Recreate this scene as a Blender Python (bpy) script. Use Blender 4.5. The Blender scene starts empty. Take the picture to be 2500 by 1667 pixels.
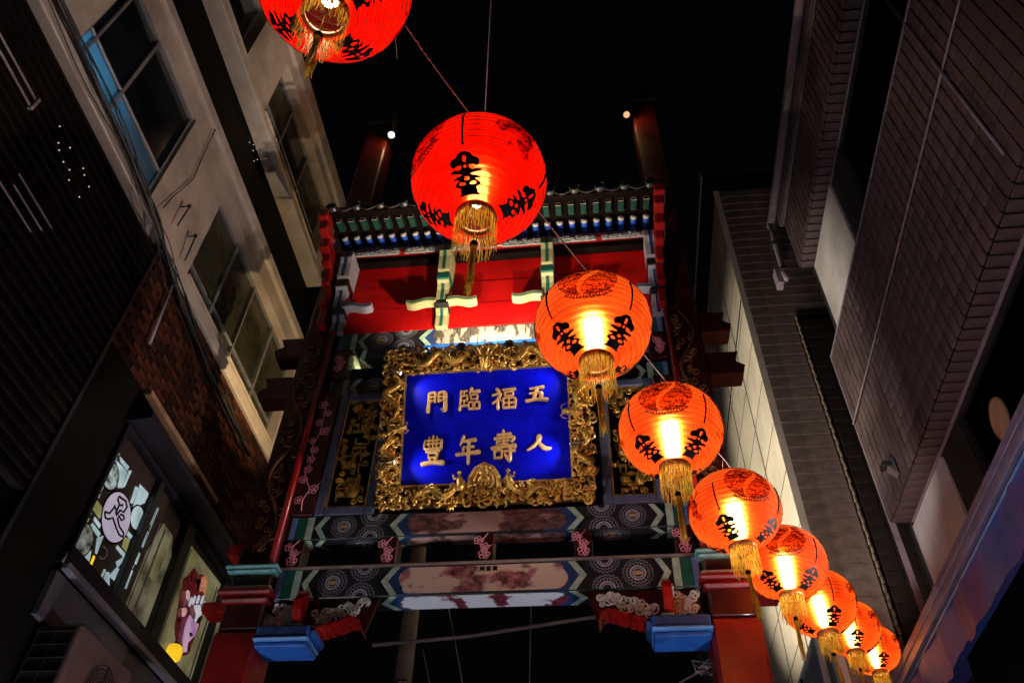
import bpy, math, random
from mathutils import Vector, Matrix, noise as mnoise

rad = math.radians
PI = math.pi
scene = bpy.context.scene

# ------------------------------------------------------------------ camera, sky, exposure
cam = bpy.data.cameras.new('camera')
cam.sensor_width = 36.0
cam.lens = 29.06
cam.clip_start = 0.05
cam.clip_end = 2000.0
cam_ob = bpy.data.objects.new('camera', cam)
cam_ob.matrix_world = (Matrix.Translation((0, 0, 1.6)) @ Matrix.Rotation(rad(7.915), 4, 'Z')
                       @ Matrix.Rotation(rad(136.12), 4, 'X') @ Matrix.Rotation(rad(2.258), 4, 'Z'))
scene.collection.objects.link(cam_ob)
scene.camera = cam_ob

world = bpy.data.worlds.new('World')
scene.world = world
world.use_nodes = True
wt = world.node_tree
wbg = wt.nodes['Background']
sky = wt.nodes.new('ShaderNodeTexSky')
sky.sky_type = 'NISHITA'
sky.sun_disc = False
sky.sun_elevation = rad(-4.0)
sky.sun_rotation = rad(200)
wt.links.new(sky.outputs['Color'], wbg.inputs['Color'])
wbg.inputs['Strength'].default_value = 0.06

scene.view_settings.view_transform = 'Standard'
scene.view_settings.look = 'None'
scene.view_settings.gamma = 1.0
scene.view_settings.exposure = 0.0
scene.view_settings.use_curve_mapping = False
scene.render.engine = 'CYCLES'
scene.cycles.use_denoising = True
scene.cycles.max_bounces = 5
scene.cycles.use_adaptive_sampling = True
scene.cycles.adaptive_threshold = 0.02
scene.cycles.diffuse_bounces = 2
scene.cycles.glossy_bounces = 3
scene.cycles.transmission_bounces = 3
scene.cycles.transparent_max_bounces = 6
scene.cycles.sample_clamp_indirect = 6.0
scene.cycles.use_light_tree = True

# ------------------------------------------------------------------ helpers
RNG = random.Random(7)
COL = scene.collection


def obj(name, me, parent=None, m=None):
    o = bpy.data.objects.new(name, me)
    COL.objects.link(o)
    if m is not None and not me.materials:
        me.materials.append(m)
    if parent is not None:
        o.parent = parent
    return o


def tag(o, label=None, cat=None, group=None, kind=None):
    if label: o['label'] = label
    if cat: o['category'] = cat
    if group: o['group'] = group
    if kind: o['kind'] = kind
    return o


def empty(name, loc=(0, 0, 0), label=None, cat=None, group=None, rot=None):
    o = bpy.data.objects.new(name, None)
    o.empty_display_size = 0.1
    COL.objects.link(o)
    o.location = loc
    if rot: o.rotation_euler = rot
    return tag(o, label, cat, group)


class MB:
    """collects shapes, then links them as ONE mesh object"""
    def __init__(self): self.v = []; self.f = []; self.s = []
    def add(self, vs, fs, smooth=False):
        n = len(self.v)
        self.v += [tuple(p) for p in vs]
        self.f += [tuple(i + n for i in f) for f in fs]
        self.s += [smooth] * len(fs)
        return self
    def box(self, a, b, ch=0.0):
        x0, y0, z0 = [min(p, q) for p, q in zip(a, b)]
        x1, y1, z1 = [max(p, q) for p, q in zip(a, b)]
        if ch <= 0:
            return self.add([(x0, y0, z0), (x1, y0, z0), (x1, y1, z0), (x0, y1, z0), (x0, y0, z1), (x1, y0, z1), (x1, y1, z1), (x0, y1, z1)],
                            [(0, 3, 2, 1), (4, 5, 6, 7), (0, 1, 5, 4), (1, 2, 6, 5), (2, 3, 7, 6), (3, 0, 4, 7)])
        c = min(ch, (x1 - x0) * .45, (y1 - y0) * .45, (z1 - z0) * .45)
        vs = []; idx = {}
        for i, x in enumerate((x0, x1)):
            for j, y in enumerate((y0, y1)):
                for k, z in enumerate((z0, z1)):
                    dx, dy, dz = (c if i == 0 else -c), (c if j == 0 else -c), (c if k == 0 else -c)
                    idx[i, j, k, 0] = len(vs); vs.append((x, y + dy, z + dz))
                    idx[i, j, k, 1] = len(vs); vs.append((x + dx, y, z + dz))
                    idx[i, j, k, 2] = len(vs); vs.append((x + dx, y + dy, z))
        fs = []
        for i in (0, 1):
            q = [idx[i, 0, 0, 0], idx[i, 1, 0, 0], idx[i, 1, 1, 0], idx[i, 0, 1, 0]]; fs.append(q if i else q[::-1])
            q = [idx[0, i, 0, 1], idx[0, i, 1, 1], idx[1, i, 1, 1], idx[1, i, 0, 1]]; fs.append(q if i else q[::-1])
            q = [idx[0, 0, i, 2], idx[1, 0, i, 2], idx[1, 1, i, 2], idx[0, 1, i, 2]]; fs.append(q if i else q[::-1])
        for i in (0, 1):
            for j in (0, 1):
                q = [idx[i, j, 0, 0], idx[i, j, 0, 1], idx[i, j, 1, 1], idx[i, j, 1, 0]]; fs.append(q if i == j else q[::-1])
                q = [idx[i, 0, j, 0], idx[i, 0, j, 2], idx[i, 1, j, 2], idx[i, 1, j, 0]]; fs.append(q[::-1] if i == j else q)
                q = [idx[0, i, j, 1], idx[0, i, j, 2], idx[1, i, j, 2], idx[1, i, j, 1]]; fs.append(q if i == j else q[::-1])
        for i in (0, 1):
            for j in (0, 1):
                for k in (0, 1):
                    q = [idx[i, j, k, 0], idx[i, j, k, 1], idx[i, j, k, 2]]
                    fs.append(q if (i + j + k) % 2 else q[::-1])
        return self.add(vs, fs)
    def prism(self, poly, f0, f1):
        """poly: 2D outline; f0/f1 map (a,b) to the two end positions"""
        n = len(poly)
        vs = [f0(a, b) for a, b in poly] + [f1(a, b) for a, b in poly]
        fs = [tuple(range(n))[::-1], tuple(range(n, 2 * n))] + [(i, (i + 1) % n, n + (i + 1) % n, n + i) for i in range(n)]
        return self.add(vs, fs)
    def tube(self, pts, r, n=6, caps=True, smooth=True):
        pts = [Vector(p) for p in pts]
        m = len(pts)
        rr = r if isinstance(r, (list, tuple)) else [r] * m
        vs = []
        t0 = (pts[1] - pts[0]).normalized()
        up = Vector((0, 0, 1)) if abs(t0.z) < .9 else Vector((1, 0, 0))
        u = t0.cross(up).normalized()
        for i, p in enumerate(pts):
            t = (pts[min(i + 1, m - 1)] - pts[max(i - 1, 0)])
            t = t.normalized() if t.length > 1e-9 else t0
            u = (u - t * u.dot(t))
            u = u.normalized() if u.length > 1e-9 else t.orthogonal().normalized()
            w = t.cross(u)
            for k in range(n):
                a = 2 * PI * k / n
                vs.append(p + (u * math.cos(a) + w * math.sin(a)) * rr[i])
        fs = [(i * n + k, i * n + (k + 1) % n, (i + 1) * n + (k + 1) % n, (i + 1) * n + k) for i in range(m - 1) for k in range(n)]
        if caps:
            fs += [tuple(range(n))[::-1], tuple(range((m - 1) * n, m * n))]
        return self.add(vs, fs, smooth)
    def lathe(self, prof, n=24, c=(0, 0, 0), smooth=True, mt=None):
        vs = []
        for r, z in prof:
            for k in range(n):
                a = 2 * PI * k / n
                p = Vector((c[0] + r * math.cos(a), c[1] + r * math.sin(a), c[2] + z))
                vs.append(mt @ p if mt else p)
        fs = [(i * n + k, i * n + (k + 1) % n, (i + 1) * n + (k + 1) % n, (i + 1) * n + k) for i in range(len(prof) - 1) for k in range(n)]
        return self.add(vs, fs, smooth)
    def ball(self, c, r, n=8, m=5, sc=(1, 1, 1)):
        prof = [(max(math.cos(-PI / 2 + PI * i / m), 1e-4), math.sin(-PI / 2 + PI * i / m)) for i in range(m + 1)]
        vs = []
        for rr, z in prof:
            for k in range(n):
                a = 2 * PI * k / n
                vs.append((c[0] + r * sc[0] * rr * math.cos(a), c[1] + r * sc[1] * rr * math.sin(a), c[2] + r * sc[2] * z))
        fs = [(i * n + k, i * n + (k + 1) % n, (i + 1) * n + (k + 1) % n, (i + 1) * n + k) for i in range(m) for k in range(n)]
        return self.add(vs, fs, True)
    def xform(self, mt):
        self.v = [tuple(mt @ Vector(p)) for p in self.v]
        return self
    def mesh(self, name, m=None):
        me = bpy.data.meshes.new(name)
        me.from_pydata(self.v, [], self.f)
        me.polygons.foreach_set('use_smooth', self.s)
        me.update()
        if m: me.materials.append(m)
        return me
    def build(self, name, m, parent=None):
        return obj(name, self.mesh(name, m), parent)


def implicit(fn, x0, x1, y0, y1, nx, ny):
    """polygons of the region fn(x,y) > 0 (marching squares)"""
    dx, dy = (x1 - x0) / nx, (y1 - y0) / ny
    g = [[fn(x0 + i * dx, y0 + j * dy) for j in range(ny + 1)] for i in range(nx + 1)]
    vs = []; fs = []; key = {}
    def vid(k, p):
        if k not in key: key[k] = len(vs); vs.append(p)
        return key[k]
    for i in range(nx):
        for j in range(ny):
            cs = [(i, j), (i + 1, j), (i + 1, j + 1), (i, j + 1)]
            val = [g[a][b] for a, b in cs]
            if max(val) <= 0: continue
            poly = []
            for q in range(4):
                a, b = cs[q], cs[(q + 1) % 4]
                va, vb = val[q], val[(q + 1) % 4]
                if va > 0: poly.append(vid(a, (x0 + a[0] * dx, y0 + a[1] * dy)))
                if (va > 0) != (vb > 0):
                    t = va / (va - vb)
                    poly.append(vid((min(a, b), max(a, b)), (x0 + (a[0] + (b[0] - a[0]) * t) * dx, y0 + (a[1] + (b[1] - a[1]) * t) * dy)))
            if len(poly) >= 3: fs.append(tuple(poly))
    return vs, fs


# ------------------------------------------------------------------ materials
def mat(name, col, rough=.5, metal=0.0, var=.25, scale=6.0, bump=0.0, bscale=40.0, col2=None, spec=.5, coat=0.0, emit=None, estr=0.0, lo=.35, hi=.65):
    m = bpy.data.materials.new(name)
    m.use_nodes = True
    nt = m.node_tree
    b = nt.nodes['Principled BSDF']
    b.inputs['Roughness'].default_value = rough
    b.inputs['Metallic'].default_value = metal
    b.inputs['Specular IOR Level'].default_value = spec
    b.inputs['Coat Weight'].default_value = coat
    tc = nt.nodes.new('ShaderNodeTexCoord')
    nz = nt.nodes.new('ShaderNodeTexNoise')
    nz.inputs['Scale'].default_value = scale
    nz.inputs['Detail'].default_value = 6
    nz.inputs['Roughness'].default_value = .65
    nt.links.new(tc.outputs['Object'], nz.inputs['Vector'])
    rp = nt.nodes.new('ShaderNodeValToRGB')
    c2 = col2 if col2 else tuple(max(0, c * (1 - var)) for c in col)
    c1 = col if col2 else tuple(min(1, c * (1 + var * .6)) for c in col)
    rp.color_ramp.elements[0].color = (*c2, 1); rp.color_ramp.elements[0].position = lo
    rp.color_ramp.elements[1].color = (*c1, 1); rp.color_ramp.elements[1].position = hi
    nt.links.new(nz.outputs['Fac'], rp.inputs['Fac'])
    nt.links.new(rp.outputs['Color'], b.inputs['Base Color'])
    rr = nt.nodes.new('ShaderNodeMapRange')
    rr.inputs['To Min'].default_value = max(.02, rough - .12); rr.inputs['To Max'].default_value = min(1, rough + .12)
    nt.links.new(nz.outputs['Fac'], rr.inputs['Value'])
    nt.links.new(rr.outputs['Result'], b.inputs['Roughness'])
    if bump > 0:
        n2 = nt.nodes.new('ShaderNodeTexNoise')
        n2.inputs['Scale'].default_value = bscale; n2.inputs['Detail'].default_value = 5
        nt.links.new(tc.outputs['Object'], n2.inputs['Vector'])
        bp = nt.nodes.new('ShaderNodeBump')
        bp.inputs['Strength'].default_value = bump; bp.inputs['Distance'].default_value = .02
        nt.links.new(n2.outputs['Fac'], bp.inputs['Height'])
        nt.links.new(bp.outputs['Normal'], b.inputs['Normal'])
    if emit:
        b.inputs['Emission Color'].default_value = (*emit, 1)
        b.inputs['Emission Strength'].default_value = estr
    return m


def shader_mat(name):
    m = bpy.data.materials.new(name); m.use_nodes = True
    nt = m.node_tree
    for n in list(nt.nodes):
        if n.type != 'OUTPUT_MATERIAL': nt.nodes.remove(n)
    return m, nt, nt.nodes['Material Output']


def lamp(name, kind, loc, energy, col=(1, 1, 1), radius=.03, target=None, angle=60, blend=.4, parent=None):
    l = bpy.data.lights.new(name, kind)
    l.energy = energy; l.color = col
    if kind in ('POINT', 'SPOT'): l.shadow_soft_size = radius
    if kind == 'SPOT': l.spot_size = rad(angle); l.spot_blend = blend
    o = bpy.data.objects.new(name, l); COL.objects.link(o)
    o.location = loc
    if target is not None:
        o.rotation_euler = (Vector(target) - Vector(loc)).to_track_quat('-Z', 'Y').to_euler()
    if parent is not None: o.parent = parent
    return o


def bulb_mat(name, strength, col=(1, .72, .40)):
    m, nt, out = shader_mat(name)
    e = nt.nodes.new('ShaderNodeEmission'); e.inputs['Strength'].default_value = strength
    e.inputs['Color'].default_value = (*col, 1)
    nt.links.new(e.outputs[0], out.inputs['Surface'])
    return m


M_BLACK = mat('black_print', (.004, .0035, .0035), .6, spec=.08)

# ================================================================== lanterns
LR, LH = 0.30, 0.272


def lsurf(lon, lat, k=1.0):
    c = math.cos(lat)
    return Vector((LR * k * c * math.cos(lon), LR * k * c * math.sin(lon), LH * k * math.sin(lat)))


def lantern_shade_mat(name, g):
    m, nt, out = shader_mat(name)
    tc = nt.nodes.new('ShaderNodeTexCoord')
    nz = nt.nodes.new('ShaderNodeTexNoise'); nz.inputs['Scale'].default_value = 9; nz.inputs['Detail'].default_value = 5
    mp = nt.nodes.new('ShaderNodeMapping'); mp.inputs['Scale'].default_value = (1.6, 1.6, .45)
    nt.links.new(tc.outputs['Object'], mp.inputs['Vector']); nt.links.new(mp.outputs['Vector'], nz.inputs['Vector'])
    rp = nt.nodes.new('ShaderNodeValToRGB')
    rp.color_ramp.elements[0].position = .3; rp.color_ramp.elements[0].color = (.34, .0040 * g + .012 * (g > .5), .0003 * g + .001 * (g > .5), 1)
    rp.color_ramp.elements[1].position = .7; rp.color_ramp.elements[1].color = (.85, .0140 * g + .045 * (g > .5), .0012 * g + .005 * (g > .5), 1)
    nt.links.new(nz.outputs['Fac'], rp.inputs['Fac'])
    tl = nt.nodes.new('ShaderNodeBsdfTranslucent'); nt.links.new(rp.outputs['Color'], tl.inputs['Color'])
    rf = nt.nodes.new('ShaderNodeBsdfRefraction'); rf.inputs['Color'].default_value = (1, .62 * g ** .4, .28 * g ** .6, 1)
    rf.inputs['Roughness'].default_value = .42 if g > .5 else .34; rf.inputs['IOR'].default_value = 1.28; rf.distribution = 'BECKMANN'
    df = nt.nodes.new('ShaderNodeBsdfPrincipled')
    df.inputs['Base Color'].default_value = (.28, .006, .003, 1); df.inputs['Roughness'].default_value = .45; df.inputs['Specular IOR Level'].default_value = .12
    rg_ = nt.nodes.new('ShaderNodeBsdfRefraction'); rg_.inputs['Color'].default_value = (1, .30 * g, .034 * g, 1)
    rg_.inputs['Roughness'].default_value = .8; rg_.inputs['IOR'].default_value = 1.22; rg_.distribution = 'BECKMANN'
    m0 = nt.nodes.new('ShaderNodeMixShader'); m0.inputs['Fac'].default_value = .42 if g > .5 else .25
    nt.links.new(tl.outputs[0], m0.inputs[1]); nt.links.new(rg_.outputs[0], m0.inputs[2])
    m1 = nt.nodes.new('ShaderNodeMixShader'); m1.inputs['Fac'].default_value = .16 if g > .5 else .09
    m3 = nt.nodes.new('ShaderNodeMixShader'); m3.inputs['Fac'].default_value = .10
    nt.links.new(m0.outputs[0], m1.inputs[1]); nt.links.new(rf.outputs[0], m1.inputs[2])
    nt.links.new(m1.outputs[0], m3.inputs[1]); nt.links.new(df.outputs[0], m3.inputs[2])
    nt.links.new(m3.outputs[0], out.inputs['Surface'])
    return m


def print_mat(name, ca, cb, sc):
    """dark ink on see-through silk: filters the glow behind it"""
    m, nt, out = shader_mat(name)
    tc = nt.nodes.new('ShaderNodeTexCoord')
    vo = nt.nodes.new('ShaderNodeTexVoronoi'); vo.feature = 'DISTANCE_TO_EDGE'; vo.inputs['Scale'].default_value = sc
    nz = nt.nodes.new('ShaderNodeTexNoise'); nz.inputs['Scale'].default_value = sc * .8; nz.inputs['Detail'].default_value = 6
    ad = nt.nodes.new('ShaderNodeMixRGB'); ad.blend_type = 'ADD'; ad.inputs['Fac'].default_value = .12
    nt.links.new(tc.outputs['Object'], nz.inputs['Vector'])
    nt.links.new(tc.outputs['Object'], ad.inputs[1]); nt.links.new(nz.outputs['Color'], ad.inputs[2])
    nt.links.new(ad.outputs[0], vo.inputs['Vector'])
    r1 = nt.nodes.new('ShaderNodeValToRGB')
    r1.color_ramp.elements[0].position = .03; r1.color_ramp.elements[0].color = (.02, .012, .01, 1)
    r1.color_ramp.elements[1].position = .075; r1.color_ramp.elements[1].color = (1, 1, 1, 1)
    r2 = nt.nodes.new('ShaderNodeValToRGB')
    r2.color_ramp.elements[0].position = .38; r2.color_ramp.elements[0].color = (*ca, 1)
    r2.color_ramp.elements[1].position = .62; r2.color_ramp.elements[1].color = (*cb, 1)
    nt.links.new(vo.outputs['Distance'], r1.inputs['Fac']); nt.links.new(nz.outputs['Fac'], r2.inputs['Fac'])
    mu = nt.nodes.new('ShaderNodeMixRGB'); mu.blend_type = 'MULTIPLY'; mu.inputs['Fac'].default_value = 1
    nt.links.new(r1.outputs[0], mu.inputs[1]); nt.links.new(r2.outputs[0], mu.inputs[2])
    tr = nt.nodes.new('ShaderNodeBsdfTransparent'); nt.links.new(mu.outputs[0], tr.inputs['Color'])
    nt.links.new(tr.outputs[0], out.inputs['Surface'])
    return m


def fringe_mat():
    m, nt, out = shader_mat('fringe_silk')
    oi = nt.nodes.new('ShaderNodeTexCoord')
    nz = nt.nodes.new('ShaderNodeTexNoise'); nz.inputs['Scale'].default_value = 45
    nt.links.new(oi.outputs['Object'], nz.inputs['Vector'])
    rp = nt.nodes.new('ShaderNodeValToRGB')
    rp.color_ramp.elements[0].position = .35; rp.color_ramp.elements[0].color = (.95, .42, .03, 1)
    rp.color_ramp.elements[1].position = .65; rp.color_ramp.elements[1].color = (1, .80, .12, 1)
    nt.links.new(nz.outputs['Fac'], rp.inputs['Fac'])
    p = nt.nodes.new('ShaderNodeBsdfPrincipled'); p.inputs['Roughness'].default_value = .35
    nt.links.new(rp.outputs[0], p.inputs['Base Color'])
    tl = nt.nodes.new('ShaderNodeBsdfTranslucent'); nt.links.new(rp.outputs[0], tl.inputs['Color'])
    mx = nt.nodes.new('ShaderNodeMixShader'); mx.inputs['Fac'].default_value = .7
    nt.links.new(p.outputs[0], mx.inputs[1]); nt.links.new(tl.outputs[0], mx.inputs[2])
    nt.links.new(mx.outputs[0], out.inputs['Surface'])
    return m


M_SILK = lantern_shade_mat('lantern_silk', 1.0)
M_SILK2 = lantern_shade_mat('deep_red_lantern_silk', .16)
M_WIRE = mat('rib_wire', (.05, .012, .008), .5)
M_MEDAL = print_mat('medallion_ink', (.34, .16, .10), (1, .70, .50), 24)
M_PICT = print_mat('picture_ink', (.05, .02, .015), (.95, .62, .45), 30)
M_FRINGE = fringe_mat()
M_COLLAR = mat('collar_brass', (.45, .17, .05), .35, .3)
M_BULB = bulb_mat('warm_bulb', 100, (1, .82, .55))
M_BULB2 = bulb_mat('dim_warm_bulb', 74, (1, .76, .46))


def motif_fn(u, v):
    def el(cx, cy, rx, ry): return 1 - ((u - cx) / rx) ** 2 - ((v - cy) / ry) ** 2
    a = abs(u)
    d = max(el(0, .70, .40, .30), 1 - ((a - .42) / .27) ** 2 - ((v - .52) / .23) ** 2)
    d = max(d, .5 - abs(v - .35) * 2 if a < .17 else -1, min((.17 - a) * 6, (.5 - v) * 4, (v + .1) * 4))
    d = max(d, min((.13 * (1 - a / .8) + .03 - abs(v - .06 - .12 * a)) * 8, (.74 - a) * 6))
    d = max(d, min((.10 * (1 - a / .7) + .02 - abs(v + .14 + .1 * a)) * 8, (.62 - a) * 6))
    d = max(d, min((.48 - a + .12 * math.cos(v * 14)) * 5, (-.10 - v) * 6, (v + .78) * 6))
    d = max(d, min((.30 + (-.7 - v) * .6 - a) * 6, (-.6 - v) * 6, (v + 1) * 6))
    d = min(d, -el(0, .66, .085, .17), -el(0, .30, .06, .08), -el(0, -.24, .12, .09))
    d = min(d, -(1 - ((a - .25) / .15) ** 2 - ((v + .46 - .2 * (a - .25)) / .085) ** 2))
    d = min(d, -(1 - ((a - .34) / .17) ** 2 - ((v - .27) / .10) ** 2))
    return d


def build_lantern_meshes():
    ms = {}
    # silk shade with pleats between the rib wires
    mb = MB(); NR = 22; prof = []
    t0, t1 = rad(-74), rad(76)
    for i in range(NR * 4 + 1):
        lat = t0 + (t1 - t0) * i / (NR * 4)
        k = 1 - .010 * abs(math.sin(PI * i / 4))
        prof.append((LR * k * math.cos(lat), LH * k * math.sin(lat)))
    mb.lathe(prof, 72); ms['shade'] = mb.mesh('shade', M_SILK); ms['deepshade'] = mb.mesh('shade', M_SILK2)
    mb = MB()
    for i in range(NR + 1):
        lat = t0 + (t1 - t0) * i / NR
        r, z = LR * 1.002 * math.cos(lat), LH * 1.002 * math.sin(lat)
        mb.tube([(r * math.cos(a), r * math.sin(a), z) for a in [2 * PI * k / 60 for k in range(61)]], .0019, 4, False)
    ms['rib_wires'] = mb.mesh('rib_wires', M_WIRE)
    vs, fs = implicit(motif_fn, -.85, .85, -1.05, 1.05, 44, 54)
    mb = MB()
    def mp(u, v):
        lat = rad(-51) + v * rad(17.5)
        return lsurf(u * .090 / (LR * math.cos(lat)), lat, 1.012)
    mb.add([mp(*p) for p in vs], fs); ms['printed_motif'] = mb.mesh('printed_motif', M_BLACK)
    # marker stick
    mb = MB(); a, b = rad(-27), rad(14)
    mb.tube([lsurf(0, a + (b - a) * i / 10, 1.008) for i in range(11)], .0048, 6)
    ms['marker_stick'] = mb.mesh('marker_stick', M_BLACK)
    # round medallion split by an S curve, key fret under it
    def med(u, v):
        d = 1 - u * u - v * v
        s = .33 * math.sin(v * 2.6) + .03
        w = .10 + .05 * math.cos(v * 5)
        gap = abs(u - s) - w
        return min(d, gap, 1) if d < .9 or True else d
    def mpm(u, v, k=1.013):
        lat = rad(9) + v * rad(28)
        return lsurf(u * .155 / (LR * max(.3, math.cos(lat))), lat, k)
    vs, fs = implicit(med, -1.02, 1.02, -1.02, 1.02, 44, 44)
    mb = MB().add([mpm(*p) for p in vs], fs); ms['medallion'] = mb.mesh('medallion', M_MEDAL)
    def fret(u, v):
        r = math.hypot(u, v); a = math.atan2(u, -v)
        if abs(a) > .8 or r < .90 or r > 1.13: return -1
        x = (a / .8 + 1) * 4.0; fx = x % 1.0; y = (r - .92) / .19
        if fx < .1: return -.2
        if y < .22 or y > .80: return .2
        return .2 if (fx < .34 or (fx > .55 and fx < .8 and y > .4)) else -.2
    vs, fs = implicit(fret, -1.15, 1.15, -1.2, -.4, 90, 40)
    mb = MB().add([mpm(*p) for p in vs], fs); ms['key_fret'] = mb.mesh('key_fret', mat('fret_ink', (.10, .008, .006), .6))
    def pict(u, v):
        q = mnoise.noise(Vector((u * 1.7, v * 1.7, 3.1))) + .5 * mnoise.noise(Vector((u * 4.1, v * 4.1, 7.7)))
        return .62 - (u * u * .8 + v * v) ** .5 + q * .75
    vs, fs = implicit(pict, -1.3, 1.3, -1.2, 1.2, 46, 44)
    mb = MB().add([mpm(u * .95, v * .9 - .3) for u, v in vs], fs); ms['picture'] = mb.mesh('picture', M_PICT)
    # collars
    zc = LH * math.sin(t0); rc = LR * math.cos(t0)
    mb = MB()
    mb.lathe([(rc - .004, zc + .006), (rc + .006, zc + .004), (rc + .008, zc - .006), (rc + .003, zc - .020), (rc - .006, zc - .022), (rc - .006, zc + .006)], 36)
    for s in range(4):
        a = s * PI / 4
        mb.tube([(-rc * math.cos(a), -rc * math.sin(a), zc - .012), (rc * math.cos(a), rc * math.sin(a), zc - .012)], .0022, 5)
    ms['collar'] = mb.mesh('collar', M_COLLAR)
    zt = LH * math.sin(t1); rt = LR * math.cos(t1)
    mb = MB(); mb.lathe([(rt - .004, zt - .006), (rt + .007, zt - .004), (rt + .006, zt + .018), (rt - .005, zt + .02)], 36)
    mb.tube([(-rt, 0, zt + .01), (-rt * .5, 0, zt + .10), (0, 0, zt + .15), (rt * .5, 0, zt + .10), (rt, 0, zt + .01)], .003, 5)
    ms['top_ring'] = mb.mesh('top_ring', M_COLLAR)
    # bulb: tall spiral lamp
    mb = MB(); mb.tube([(0, 0, -.165), (0, 0, -.14), (0, 0, -.05), (0, 0, .04), (0, 0, .052)], [.026, .036, .034, .034, .012], 12)
    ms['bulb'] = mb.mesh('bulb', M_BULB)
    ms['bulb2'] = mb.mesh('bulb', M_BULB2)
    mb = MB(); mb.tube([(0, 0, .054), (0, 0, .12), (0, 0, zt)], [.022, .022, .012], 8)
    ms['socket'] = mb.mesh('bulb_socket', M_BLACK)
    # fringe of loose strands
    mb = MB(); rg = random.Random(3)
    for i in range(130):
        a = 2 * PI * i / 130 + rg.uniform(-.02, .02)
        L = rg.uniform(.125, .185)
        sw, so = rg.uniform(-.010, .010), rg.uniform(-.004, .012)
        w = rg.uniform(.0012, .0026)
        t = Vector((-math.sin(a), math.cos(a), 0)); n = Vector((math.cos(a), math.sin(a), 0))
        pts = []
        for k in range(6):
            q = k / 5
            c = n * (rc + .004 + so * q * q + .003 * math.sin(q * 5 + i)) + t * (sw * q * q + .003 * math.sin(q * 6 + i * 2)) + Vector((0, 0, zc - .014 - L * q))
            pts += [c - t * w, c + t * w]
        mb.add(pts, [(2 * k, 2 * k + 1, 2 * k + 3, 2 * k + 2) for k in range(5)])
    ms['fringe'] = mb.mesh('fringe', M_FRINGE)
    # tassel
    mb = MB(); mb.tube([(0, 0, zc - .012), (0, 0, zc - .165)], .0025, 5)
    ms['cord'] = mb.mesh('cord', M_FRINGE)
    mb = MB(); mb.ball((0, 0, zc - .175), .017, 12, 8); ms['bead'] = mb.mesh('bead', M_BLACK)
    mb = MB()
    mb.lathe([(.002, zc - .19), (.012, zc - .193), (.014, zc - .215), (.011, zc - .235)], 12)
    for i in range(60):
        a = rg.uniform(0, 2 * PI); r0 = rg.uniform(.002, .011); L = rg.uniform(.17, .27); w = rg.uniform(.0012, .0026)
        t = Vector((-math.sin(a), math.cos(a), 0)); n = Vector((math.cos(a), math.sin(a), 0))
        pts = []
        for k in range(6):
            q = k / 5
            c = n * (r0 + .006 * q + .004 * math.sin(q * 7 + i)) + t * (.003 * math.sin(q * 9 + i)) + Vector((.012 * q * q, .006 * q, zc - .22 - L * q))
            pts += [c - t * w, c + t * w]
        mb.add(pts, [(2 * k, 2 * k + 1, 2 * k + 3, 2 * k + 2) for k in range(5)])
    ms['tassel'] = mb.mesh('tassel', M_FRINGE)
    for nm in ('shade', 'deepshade', 'rib_wires'):        # dented, slightly lopsided variants
        for v in range(1, 5):
            me = ms[nm].copy(); me.name = nm.replace('deep', '')
            for q in me.vertices:
                c = q.co; w = max(0.0, 1 - (c.z / LH) ** 6)
                k = 1 + w * (.014 * mnoise.noise(c * 5.5 + Vector((v * 9.1, 0, 0))) + .006 * mnoise.noise(c * 16 + Vector((0, v * 5.3, 0))))
                q.co = (c.x * k, c.y * k, c.z)
            ms[nm + str(v)] = me
    return ms


LM = build_lantern_meshes()


def lantern(loc, rz, label, dim=False, tilt=(0, 0), sc=1.0):
    t = empty('paper_lantern', loc, label, 'lantern', 'red paper lanterns strung across the street')
    t.rotation_euler = (tilt[0], tilt[1], rad(rz)); t.scale = (sc, sc, sc)
    v = 1 + len([o for o in bpy.data.objects if o.name.startswith('paper_lantern')]) % 4
    obj('shade', LM[('deepshade' if dim else 'shade') + str(v)], t); obj('rib_wires', LM['rib_wires' + str(v)], t)
    for k in range(4):
        o = obj('printed_motif', LM['printed_motif'], t); o.rotation_euler.z = PI / 2 * k + PI / 4
        o = obj('marker_stick', LM['marker_stick'], t); o.rotation_euler.z = PI / 2 * k + PI / 4
        o = obj(('medallion', 'picture')[k % 2], LM[('medallion', 'picture')[k % 2]], t); o.rotation_euler.z = PI / 2 * k
        if k % 2 == 0:
            f = obj('key_fret', LM['key_fret'], o)
    obj('collar', LM['collar'], t); obj('top_ring', LM['top_ring'], t)
    obj('bulb', LM['bulb2' if dim else 'bulb'], t); obj('bulb_socket', LM['socket'], t)
    f = obj('fringe', LM['fringe'], t); f['kind'] = 'stuff'
    a = obj('tassel', LM['tassel'], t); obj('cord', LM['cord'], a); obj('bead', LM['bead'], a)
    return t


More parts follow.
